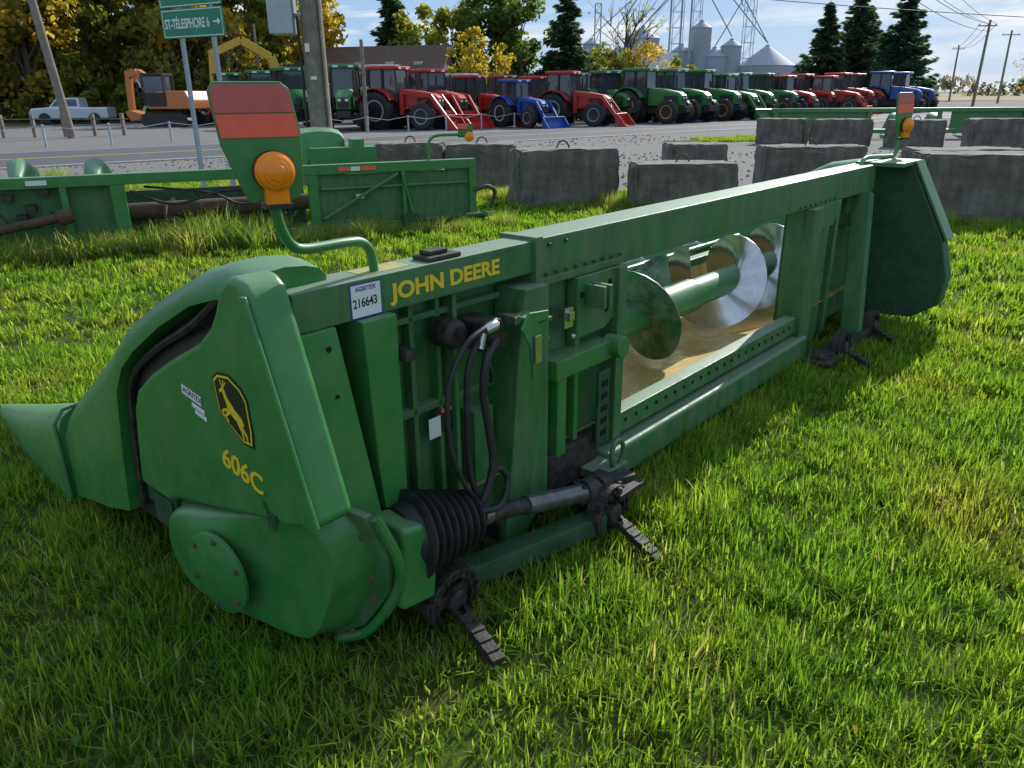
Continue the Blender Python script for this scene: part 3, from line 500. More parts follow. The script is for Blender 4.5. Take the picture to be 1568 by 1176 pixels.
# ------------------------------------------------------------------ GRASS
def blades(n,size,lmin,lmax,wd,lean=0.5,clump=True,straw=0.06,weeds=0):
    if clump:
        cx=np.random.rand(int(n/14),2)*size; idx=np.random.randint(0,len(cx),n); base=cx[idx]+np.random.randn(n,2)*0.022
        m=np.random.rand(n)<0.30; base[m]=np.random.rand(m.sum(),2)*size
        hh=np.random.rand(len(cx))[idx]
    else: base=np.random.rand(n,2)*size; hh=np.random.rand(n)
    ln=lmin+(lmax-lmin)*(0.6*hh**1.5+0.4*np.random.rand(n))
    if clump:
        p1,p2=np.random.rand(2)*6.28; ln=ln*(1+0.35*np.sin(2*np.pi*base[:,0]*max(1,round(size))/size+p1)*np.sin(2*np.pi*base[:,1]*max(1,round(size))/size+p2))
    base-=size/2
    a=np.random.rand(n)*2*np.pi; d=np.stack([np.cos(a),np.sin(a)],1); lnk=np.random.rand(n)**1.2*lean
    pa=a+np.pi/2+np.random.randn(n)*0.4; pd=np.stack([np.cos(pa),np.sin(pa)],1)*(wd*(0.6+0.8*np.random.rand(n)))[:,None]/2
    V=np.zeros((n,6,3))
    h1=ln*0.5; o1=d*(ln*lnk*0.35)[:,None]; o2=d*(ln*lnk*1.15)[:,None]; h2=ln*np.sqrt(np.clip(1-(lnk*0.8)**2,0.15,1))
    V[:,0,:2]=base-pd*0.8; V[:,1,:2]=base+pd*0.8
    V[:,2,:2]=base+o1+pd; V[:,3,:2]=base+o1-pd; V[:,2,2]=V[:,3,2]=h1
    V[:,4,:2]=base+o2+pd*0.15; V[:,5,:2]=base+o2-pd*0.15; V[:,4,2]=V[:,5,2]=h2
    i=np.arange(n)*6
    Q=np.concatenate([np.stack([i,i+1,i+2,i+3],1),np.stack([i+3,i+2,i+4,i+5],1)])
    r=np.random.rand(n,1)
    g1=np.array([0.125,0.215,0.028]);g2=np.array([0.25,0.315,0.05])
    c=g1*(1-r)+g2*r
    c*= (0.72+0.56*np.random.rand(n,1))
    s=np.random.rand(n)<straw; c[s]=np.array([0.38,0.33,0.19])*(0.6+0.6*np.random.rand(s.sum(),1))
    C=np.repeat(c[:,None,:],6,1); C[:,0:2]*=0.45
    V=V.reshape(-1,3); C=C.reshape(-1,3)
    if weeds:
        k=weeds; p=np.random.rand(k,2)*size-size/2; aa=np.random.rand(k)*6.28; sz=0.010+0.025*np.random.rand(k)**2; hz=0.005+0.05*np.random.rand(k)
        W=np.zeros((k,4,3)); dx=np.stack([np.cos(aa),np.sin(aa)],1); dy=np.stack([-np.sin(aa),np.cos(aa)],1)
        W[:,0,:2]=p; W[:,1,:2]=p+(dx*0.6+dy*0.35)*sz[:,None]; W[:,2,:2]=p+dx*1.35*sz[:,None]; W[:,3,:2]=p+(dx*0.6-dy*0.35)*sz[:,None]
        W[:,0,2]=hz; W[:,1,2]=W[:,3,2]=hz+sz*0.55; W[:,2,2]=hz+sz*0.35
        j=len(V)+np.arange(k)*4; Q=np.concatenate([Q,np.stack([j,j+1,j+2,j+3],1)])
        cc=np.array([0.10,0.18,0.035])*(0.6+0.6*np.random.rand(k,1)); yl=np.random.rand(k)<0.03; cc[yl]=np.array([0.5,0.40,0.04])
        V=np.concatenate([V,W.reshape(-1,3)]); C=np.concatenate([C,np.repeat(cc[:,None,:],4,1).reshape(-1,3)])
    return V,Q,C
GR=empty('grass')
def gp(*a,**k):
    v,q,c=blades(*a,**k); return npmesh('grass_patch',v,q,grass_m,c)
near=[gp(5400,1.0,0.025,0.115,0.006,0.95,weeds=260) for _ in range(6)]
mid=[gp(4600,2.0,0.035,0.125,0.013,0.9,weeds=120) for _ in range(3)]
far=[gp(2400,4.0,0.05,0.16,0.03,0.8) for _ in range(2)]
def isgrass(x,y):
    n=-ey*x+ex*y
    if n>18.3: return False
    if x>-1.5 and y>max(12.9-0.05*(x-6),16.0-1.0*(x+1.5)*0.55): return False
    return True
cnt=0
def inst(me,x,y,sc_=1.0,z=0):
    global cnt
    o=D.objects.new('grass_patch',me); o.parent=GR; sc.collection.objects.link(o)
    o.location=(x,y,z); o.rotation_euler=(0,0,random.randint(0,3)*math.pi/2); o.scale=(1.0,1.0,sc_*random.uniform(0.85,1.15)); cnt+=1
for ix in range(-4,6):
    for iy in range(0,5):
        x,y=ix+0.5,iy+0.5
        if abs(x)>y*0.75+1.8: continue
        inst(random.choice(near),x,y)
for ix in range(-7,8):
    for iy in range(0,10):
        x,y=ix*2+1,iy*2+1
        if y<5 and -4<x<6: continue
        if abs(x)>y*0.8+2.5: continue
        if isgrass(x,y): inst(random.choice(mid),x,y)
for ix in range(-12,8):
    for iy in range(1,22):
        x,y=ix*4+2,iy*4+2
        n=-ey*x+ex*y; m=ex*x+ey*y
        ok=(n<18 and m<-3 and n>0 and y>4 and x<-14) or (31.5<n<39 and m<-22)
        if ok: inst(random.choice(far),x,y,1.2)
for x,y in [(8,30),(10,31.2),(12,33)]: inst(mid[0],x,y,1.2)
WV,WQ,WC=blades(260,0.5,0.2,0.5,0.008,0.9,clump=False,straw=0.40)
tw=npmesh('tall_grass_tuft',WV,WQ,grass_m,WC)
LV,LQ,LC=blades(150,0.22,0.07,0.2,0.006,0.9,clump=False,straw=0.06)
tw2=npmesh('lush_tuft',LV,LQ,grass_m,LC)
TW=empty('tall_weeds')
def tuft(x,y,s,me=None):
    o=D.objects.new('tuft',me or tw); o.parent=TW; sc.collection.objects.link(o); o.location=(x,y,0); o.rotation_euler=(0,0,random.random()*6); o.scale=(s,s,s*random.uniform(0.7,1.1))
c25,s25=math.cos(rad(25)),math.sin(rad(25))
for i in range(95):
    t=random.uniform(-1.5,6.4); y=random.uniform(-0.55,-0.05)
    tuft(-5.9+c25*t-s25*y,8.15+s25*t+c25*y,random.uniform(0.5,1.1) if t<3 else random.uniform(0.3,0.65))
for i in range(12):
    t=random.uniform(1.8,3.6); y=random.uniform(0.15,0.5); tuft(-5.9+c25*t-s25*y,8.15+s25*t+c25*y,random.uniform(0.7,1.0))
for i in range(50):
    t=random.uniform(0,1); tuft(-2.6+t*5.8,14.7-t*3.2+random.uniform(-.4,0.1),random.uniform(0.3,0.7))
for i in range(24): tuft(random.uniform(4.2,9),random.uniform(9.6,10.2),random.uniform(0.3,0.6))
for i in range(40): tuft(random.uniform(-12,-3),random.uniform(12,17),random.uniform(0.4,0.9))
ch,sh=math.cos(rad(49.1)),math.sin(rad(49.1))
def hl(s,w_): return (-0.478+ch*s-sh*w_,2.05+sh*s+ch*w_)
for i in range(80): tuft(*hl(random.uniform(0.3,4.8),random.uniform(-0.28,-0.12)),random.uniform(0.4,0.9),tw2)
for i in range(34): tuft(*hl(random.uniform(-0.42,-0.2),random.uniform(-0.1,1.6)),random.uniform(0.4,0.8),tw2)
for i in range(60):
    cy=random.uniform(1.0,8.0); cx_=random.uniform(-0.8,0.85)*cy+random.uniform(-.3,.6)
    for j in range(random.randint(2,6)):
        x=cx_+random.gauss(0,0.14); y=cy+random.gauss(0,0.14)
        s__=(x+0.478)*ch+(y-2.05)*sh; w__=-(x+0.478)*sh+(y-2.05)*ch
        if -0.45<s__<5.2 and -0.35<w__<1.0: continue
        tuft(x,y,random.uniform(0.35,0.8),tw2)

# ------------------------------------------------------------------ TREES
def leafcloud(centres,radii,per,ls,c1,c2,seed,flat=0.8):
    rs=np.random.RandomState(seed); Vs=[];Cs=[]
    for (c,r) in zip(centres,radii):
        n=int(per); d=rs.randn(n,3); d/=np.linalg.norm(d,axis=1)[:,None]; p=np.array(c)+d*(r*rs.rand(n)**0.45)[:,None]*np.array([1,1,flat])
        u=rs.randn(n,3); u/=np.linalg.norm(u,axis=1)[:,None]; v=np.cross(u,rs.randn(n,3)); v/=np.linalg.norm(v,axis=1)[:,None]
        s=(ls*(0.5+rs.rand(n)))[:,None]/2
        q=np.stack([p-u*s,p+v*s*0.7,p+u*s,p-v*s*0.7],1); Vs.append(q.reshape(-1,3))
        t=rs.rand(); base=np.array(c1)*(1-t)+np.array(c2)*t
        cc=base*(0.6+0.8*rs.rand(n,1)); Cs.append(np.repeat(cc[:,None,:],4,1).reshape(-1,3))
    V=np.concatenate(Vs);C=np.concatenate(Cs); n=len(V)//4; Q=np.arange(n*4).reshape(n,4); return V,Q,C
def decid(name,x,y,h,r,c1,c2,seed,ncl=34,per=130,ls=0.38,bare=False,parent=None,low=0.22):
    rs=random.Random(seed); e=parent or empty(name,(x,y,0)); ox,oy=(x,y) if parent else (0,0)
    b=MB(); top=Vector((ox+rs.uniform(-.3,.3),oy,h*0.8)); b.tube([(ox,oy,-0.1),(ox+0.05*h*rs.uniform(-.5,.5),oy,h*0.4),top],[h*0.018,h*0.013,h*0.004],7)
    cs=[];rr=[]
    for i in range(ncl):
        a=rs.uniform(0,6.28); zz=rs.uniform(low,0.97); prof=math.sin(min(1,max(0.0,(zz-low*0.5)/(1-low*0.5)))*math.pi*0.93)**0.6
        q=r*prof*rs.uniform(0.35,1.0); c=Vector((ox+math.cos(a)*q,oy+math.sin(a)*q,h*zz)); cs.append(c); rr.append(r*rs.uniform(0.2,0.42))
        if i%2==0 or bare:
            z0=h*max(0.15,zz-0.28); b.tube([(ox,oy,z0),((ox+c.x)/2,(oy+c.y)/2,(z0+c.z)/2+0.15),c],[h*0.007,h*0.004,h*0.0012],5)
            if bare:
                for k in range(5): b.tube([c.lerp(Vector((ox,oy,z0)),0.4),c+Vector((rs.uniform(-1,1),rs.uniform(-1,1),rs.uniform(0,1.2)))*r*0.35],[h*0.003,h*0.001],4)
    b.obj('trunk_and_limbs',bark,e)
    if per: 
        V,Q,C=leafcloud(cs,rr,per,ls,c1,c2,seed); o=D.objects.new('foliage',npmesh('foliage',V,Q,leaf_m,C)); sc.collection.objects.link(o); o.parent=e
    return e
def conifer(x,y,h,r,col,seed,name='conifer_tree',dens=1.25):
    rs=np.random.RandomState(seed); e=empty(name,(x,y,0))
    b=MB(); b.tube([(0,0,-0.1),(0,0,h*0.5),(0,0,h)],[h*0.016,h*0.01,h*0.002],7); 
    Vs=[];Cs=[]; z=h*0.06
    while z<h*0.99:
        fr=(1-z/h); nb=int(5+7*fr); 
        for k in range(nb):
            a=rs.rand()*6.28; L_=r*fr**0.8*(0.55+0.6*rs.rand())+0.15
            d=np.array([math.cos(a),math.sin(a),0.0]); n=int((10+L_*16)*dens); t=rs.rand(n)**0.7
            p=np.array([0,0,z])+d*(L_*t)[:,None]; p[:,2]+= -0.25*L_*t+0.22*L_*t**3*1.2; sd=np.array([-d[1],d[0],0])
            wdt=0.26*L_*(1-t)+0.1; p+=sd*((rs.rand(n)-0.5)*2*wdt)[:,None]; p[:,2]-=rs.rand(n)*0.3
            u=d+sd*((rs.rand(n)-0.5)*1.6)[:,None]+np.array([0,0,-0.35]); u/=np.linalg.norm(u,axis=1)[:,None]; v=np.cross(u,rs.randn(n,3)); v/=np.linalg.norm(v,axis=1)[:,None]
            s=(0.20+0.25*rs.rand(n))[:,None]
            Vs.append(np.stack([p-u*s,p+v*s*0.26,p+u*s,p-v*s*0.26],1).reshape(-1,3)); cc=np.array(col)*(0.5+0.9*rs.rand(n,1)); Cs.append(np.repeat(cc[:,None,:],4,1).reshape(-1,3))
            if k%2==0: b.tube([(0,0,z),tuple(np.array([0,0,z-0.12*L_])+d*L_*0.9)],[0.03,0.008],4)
        z+=h*0.026+0.10*fr
    b.obj('trunk_and_limbs',bark,e)
    V=np.concatenate(Vs);C=np.concatenate(Cs); Q=np.arange(len(V)).reshape(-1,4)
    o=D.objects.new('needles',npmesh('needles',V,Q,leaf_m,C)); sc.collection.objects.link(o); o.parent=e
yg=(0.24,0.22,0.04); gg=(0.10,0.14,0.035); yy=(0.44,0.32,0.045); dg=(0.06,0.095,0.055)
TL=empty('tree_line')
rs=random.Random(3)
for i in range(28):
    t=i/27; x=-62+t*44+rs.uniform(-1,1); y=64+rs.uniform(-4,6)+t*3
    h=rs.uniform(11.0,14.5)-(t>0.85)*1.5
    c=rs.choice([(gg,yg),(yg,(0.34,0.26,0.045)),(gg,(0.26,0.22,0.05)),(yg,(0.40,0.29,0.04))]); decid('',x,y,h,h*0.28,c[0],c[1],100+i,44,105,0.46,parent=TL,low=0.08)
for i in range(26):
    x=-62+i*1.8; decid('',x,62+rs.uniform(-1,1),rs.uniform(3,5.5),1.9,gg,yg,150+i,10,80,0.40,parent=TL,low=0.05)
def P(u,Y): return (u-784)/1236*Y
g3=(0.10,0.145,0.04)
decid('deciduous_tree',P(745,80),82,11.2,4.0,gg,g3,201,50,130,0.44,low=0.12)
decid('deciduous_tree',P(800,80),80,10.2,3.6,gg,g3,202,46,130,0.44,low=0.12)
decid('deciduous_tree',P(700,82),84,9.5,3.2,gg,yg,203,38,120,0.42,low=0.12)
decid('deciduous_tree',P(655,80),76,9.0,2.4,gg,yg,204,26,90,0.40)
decid('yellow_tree',P(722,60),62,6.4,1.5,yy,yg,205,34,70,0.22,low=0.1)
decid('yellow_tree',P(770,62),66,5.4,1.5,yy,yg,206,28,60,0.22,low=0.1)
decid('yellow_tree',P(1000,80),86,6.4,3.0,(0.30,0.23,0.05),yy,207,40,80,0.30,low=0.1)
decid('yellow_tree',P(958,80),84,5.8,2.6,(0.26,0.22,0.05),gg,208,32,80,0.30,low=0.1)
decid('deciduous_tree',P(920,90),92,6.5,2.8,gg,yg,212,28,90,0.36,low=0.1)
decid('deciduous_tree',P(1060,90),95,5.4,2.8,gg,yg,213,26,90,0.36,low=0.1)
decid('bare_tree',P(975,80),88,11.5,4.0,yg,yg,209,26,10,0.3,bare=True)
decid('bare_tree',P(1555,100),96,6.6,3.2,(0.3,0.16,0.05),(0.3,0.16,0.05),210,26,20,0.25,bare=True)
decid('bare_tree',P(350,60),62,7,1.8,yg,yg,211,16,14,0.25,bare=True)
conifer(P(612,78),78,13.0,2.9,dg,301); conifer(P(868,80),80,12.6,3.2,dg,302)
conifer(P(1253,88),88,10.6,3.8,dg,303); conifer(P(1300,92),92,12.8,4.4,dg,304); conifer(P(1368,86),86,11.8,4.6,(0.055,0.10,0.065),305); conifer(P(1335,95),98,10.5,3.8,dg,306)
rsn=np.random.RandomState(5)
cs=[(x,330+40*math.sin(x*0.02),rsn.uniform(1.5,4.5)) for x in np.arange(-330,330,5)]
V,Q,C=leafcloud(cs,[rsn.uniform(3,5.5) for _ in cs],60,2.2,(0.12,0.14,0.12),(0.17,0.16,0.13),9,0.9)
o=D.objects.new('distant_woods',npmesh('distant_woods',V,Q,leaf_m,C)); sc.collection.objects.link(o)
cs=[(P(u,105),105+3*math.sin(u),rsn.uniform(0.8,2.4)) for u in range(590,1240,9)]
V,Q,C=leafcloud(cs,[rsn.uniform(1.2,2.3) for _ in cs],80,0.55,(0.07,0.09,0.04),(0.16,0.15,0.06),10,0.9)
o=D.objects.new('hedge',npmesh('hedge',V,Q,leaf_m,C)); sc.collection.objects.link(o)

# ------------------------------------------------------------------ BARN + GRAIN ELEVATOR
BN=empty('farm_barn',(P(600,68),69,0),rad(-12))
brick=mat('barn_wall',(0.16,0.10,0.07),0.9,0,0.3,3); roofm=mat('roof_shingles',(0.13,0.08,0.055),0.9,0,0.35,4)
b=MB(); b.box(-5.2,5.2,-3,3,0,3.3); b.add([(-5.2,-3,3.3),(-5.2,3,3.3),(-5.2,0,5.2)],[(0,1,2)]); b.add([(5.2,-3,3.3),(5.2,3,3.3),(5.2,0,5.2)],[(0,1,2)]); b.obj('walls',brick,BN)
b=MB(); b.prism([(-5.6,-3.5,3.05),(-5.6,0,5.35),(-5.6,3.5,3.05),(-5.6,3.5,3.2),(-5.6,0,5.55),(-5.6,-3.5,3.2)],(11.2,0,0)); b.obj('roof',roofm,BN)
b=MB()
for x in (-4,-2,2,4): b.box(x-0.4,x+0.4,-3.04,-3.01,1.2,2.2)
b.obj('windows',glassm,BN)
b=MB(); b.box(-0.9,0.9,-3.05,-3.01,0,2.4); b.obj('door',wood,BN)
b=MB()
for x in(-2,0.6,3): b.box(x,x+0.7,-2.3,-1.5,4.0,4.25)
b.obj('skylights',galvd,BN)
GE=empty('grain_elevator',(0,0,0))
Y=130
def silo(b,u,wpx,vt,vb,cone=0.35):
    x=P(u,Y)*0.98; r=wpx/2/1236*Y; h=1.65+(146-vt)/1170*Y*1.06; hb=h-r*cone*2
    prof=[(r,0)]
    k=0
    z=0
    while z<hb: prof.append((r+0.06*(k%2),z)); z+=0.5; k+=1
    prof+=[(r,hb),(r+0.15,hb),(0.35,h-0.2),(0.3,h),(0.02,h)]
    b.lathe(prof,(x,Y,0),(0,0,1),24)
b=MB()
for a in [(908,24,76,0),(985,50,62,0),(950,36,86,0),(1073,30,56,0),(1120,30,78,0),(1175,84,86,0),(1095,40,88,0),(1235,50,102,0),(1045,30,84,0)]: silo(b,*a)
b.obj('silos',galvd,GE)
def lattice(b,x,y,w_,h,r=0.05,st=2.2):
    for sx in(-1,1):
        for sy in(-1,1): b.tube([(x+sx*w_/2,y+sy*w_/2,0),(x+sx*w_/2,y+sy*w_/2,h)],r,4)
    z=0
    while z<h-0.1:
        for sy in(-1,1):
            b.tube([(x-w_/2,y+sy*w_/2,z),(x+w_/2,y+sy*w_/2,min(h,z+st))],r*0.6,4); b.tube([(x-w_/2,y+sy*w_/2,min(h,z+st)),(x+w_/2,y+sy*w_/2,min(h,z+st))],r*0.6,4)
        z+=st
b=MB(); 
def XZ(u,v,yy=Y): return (P(u,yy)*0.98,yy,1.65+(146-v)/1170*yy*1.06)
lattice(b,XZ(1030,0)[0],Y-3,1.6,22); lattice(b,XZ(1058,0)[0],Y-3,1.3,20); lattice(b,XZ(1133,0)[0],Y-4,1.4,15.5); lattice(b,XZ(915,0)[0],Y-2,0.9,14.5)
for a_,c_ in [((1030,-40),(1120,76)),((1060,-20),(1175,84)),((1058,0),(985,62)),((1035,-40),(940,70)),((1075,-60),(1133,40)),((1030,20),(960,85)),((1133,30),(1175,84)),((1133,30),(1095,88)),((1035,-20),(908,75))]:
    b.tube([XZ(*a_,Y-3),XZ(*c_,Y-1)],0.085,6)
x0=XZ(1133,28); b.box(x0[0]-1.3,x0[0]+1.3,Y-5.2,Y-2.8,x0[2]-0.1,x0[2]+0.1); b.box(x0[0]-0.5,x0[0]+0.5,Y-4.5,Y-3.5,x0[2]+0.101,x0[2]+1.6)
for u in (1022,1038,1052): q=XZ(u,0); b.tube([(q[0],Y-2,0),(q[0],Y-2,20)],0.15,6)
x0=XZ(1072,25); b.box(x0[0]-0.8,x0[0]+0.8,Y-4,Y-2,x0[2]-1,x0[2]+1.2)
b.obj('legs_and_spouts',galvd,GE)
b=MB(); b.box(XZ(930,0)[0],XZ(1010,0)[0],Y-14,Y-8,0,5.0); b.prism([(XZ(925,0)[0],Y-14.5,5.0),(XZ(925,0)[0],Y-11,7.2),(XZ(925,0)[0],Y-7.5,5.0)],(9.6,0,0)); b.obj('elevator_shed',galvd,GE,smooth=False)

# ------------------------------------------------------------------ POLES, WIRES, SIGNS
def pole(name,x,y,h,r,lean=(0,0),arm=0):
    e=empty(name,(x,y,0)); b=MB(); b.tube([(0,0,-0.2),(lean[0]*0.5,lean[1]*0.5,h/2),(lean[0],lean[1],h)],[r,r*0.88,r*0.75],14); b.obj('pole_shaft',wood,e)
    if arm: b=MB(); b.box(-arm,arm,-0.06,0.06,h-0.7,h-0.58); b.obj('cross_arm',wood,e); b=MB(); [b.lathe([(0.04,0),(0.06,0.08),(0.03,0.15)],(k*arm*0.9,0,h-0.58),(0,0,1),8) for k in(-1,0,1)]; b.obj('insulators',galvd,e)
    return e
up=pole('utility_pole',-3.04,13.0,10.5,0.18)
b=MB(); b.box(-0.62,-0.24,-0.22,0.1,2.55,3.4); b.box(-0.26,-0.12,-0.08,0.02,2.8,2.86); b.obj('meter_cabinet',galv,up,0.02)
b=MB(); b.tube([(-0.20,-0.10,0.3),(-0.20,-0.10,2.8)],0.02,8); b.tube([(0.14,-0.14,0.3),(0.12,-0.13,10)],0.012,6); b.obj('conduit',black,up)
b=MB(); b.box(-0.05,0.04,-0.187,-0.176,1.9,1.95); b.box(-0.1,-0.03,-0.187,-0.172,2.3,2.42); b.obj('pole_tags',white,up)
pole('utility_pole',-19.5,35.8,9,0.19,(-0.9,0),0)
pole('utility_pole',57,100,9.6,0.18,(0.2,0),1.1); pole('utility_pole',81,150,9.5,0.18,(0,0),1.1); pole('utility_pole',78,130,10.5,0.18,(0,0),1.4); pole('utility_pole',P(390,60),63,6.8,0.12)
pole('utility_pole',P(565,40),40,4.2,0.11,(0,0),0)
WR=empty('power_lines')
def wire(a,c,sag=0.5,r=0.018):
    a=Vector(a);c=Vector(c); b=MB(); b.tube([a.lerp(c,t)-Vector((0,0,sag*4*t*(1-t))) for t in np.linspace(0,1,14)],r,5); b.obj('wire',black,WR)
for k in(0,1,2): wire((56+k,100,9.2),(80+k,150,9.1),0.8,0.03)
wire((34,44,4.9),(12,97,13.5),0.4,0.03); wire((57,100,9.2),(16,44,10.4),1.0,0.025); wire((57,100,8.4),(16,44,9.4),1.0,0.025); wire((58,100,9.2),(18,44,11.4),1.0,0.02)
wire((-3.04,13,9.5),(-19.9,35.8,8.6),0.5,0.012); wire((-3.0,13,10.2),(57,100,9.2),1.2,0.02)
sg=mat('sign_green',(0.01,0.22,0.11),0.45,0,0.08)
RS=empty('direction_sign',(-5.30,12.92,0),math.atan2(-0.62,1.15))
b=MB(); b.box(0,1.31,-0.02,-0.005,2.50,2.90); b.box(0,1.31,-0.02,-0.005,2.92,3.32); b.obj('sign_panels',sg,RS,0.003)
b=MB()
for z in (2.5,2.92):
    for q in [(0.02,1.29,z+0.015,z+0.027),(0.02,1.29,z+0.373,z+0.385),(0.02,0.032,z+0.027,z+0.373),(1.278,1.29,z+0.027,z+0.373)]: b.box(q[0],q[1],-0.0225,-0.0202,q[2],q[3])
def arrow(x,z,d):
    b.prism([(x-0.07*d,-0.0202,z-0.012),(x+0.02*d,-0.0202,z-0.012),(x+0.02*d,-0.0202,z-0.05),(x+0.08*d,-0.0202,z),(x+0.02*d,-0.0202,z+0.05),(x+0.02*d,-0.0202,z+0.012),(x-0.07*d,-0.0202,z+0.012)],(0,-0.0023,0))
arrow(1.17,2.70,1); arrow(0.13,3.12,-1); b.obj('border_and_arrows',white,RS,smooth=False)
text('ST-TÉLESPHORE 6',0.185,white,RS,(0.06,-0.0215,2.635),(1,0,0),(0,0,1),0.0008,'sign_text',sx=0.66,bold=0.004)
text('ST-ZOTIQUE 9',0.185,white,RS,(0.28,-0.0215,3.06),(1,0,0),(0,0,1),0.0008,'sign_text',sx=0.72,bold=0.004)
b=MB()
for x in (0.32,1.0):
    b.box(x,x+0.012,-0.004,0.029,0,3.4); b.box(x+0.05,x+0.062,-0.004,0.029,0,3.4); b.box(x,x+0.062,0.03,0.042,0,3.4)
    b.box(x+0.013,x+0.049,-0.003,0.0,0,3.4)
b.obj('posts',galvd,RS)
b=MB()
for x in (0.32,1.0):
    for i in range(42): b.lathe([(0.006,0),(0.006,0.003)],(x+0.031,-0.003,0.4+i*0.05),(0,-1,0),6)
b.obj('post_holes',hole,RS)
FN=empty('roadside_fence')
b=MB()
for i in range(9):
    x=-27.5+i*1.15; y=34.6+i*0.45; b.box(x-0.07,x+0.07,y-0.07,y+0.07,0,1.0)
b.tube([(-33,32.5,0.95),(-18,38.2,0.75)],0.02,5); b.tube([(-33,32.5,0.6),(-18,38.2,0.45)],0.02,5); b.obj('posts_and_cable',wood,FN)
b=MB()
FN2=empty('lot_cable_fence')
for i in range(26):
    m=-8+i*2.2; x,y=rf(m,33.2); b.tube([(x,y,0),(x,y,0.8)],0.04,6)
    x2,y2=rf(m+2.2,33.2); b.tube([(x,y,0.75),((x+x2)/2,(y+y2)/2,0.6),(x2,y2,0.75)],0.012,4)
b.obj('posts_and_cable',galvd,FN2)

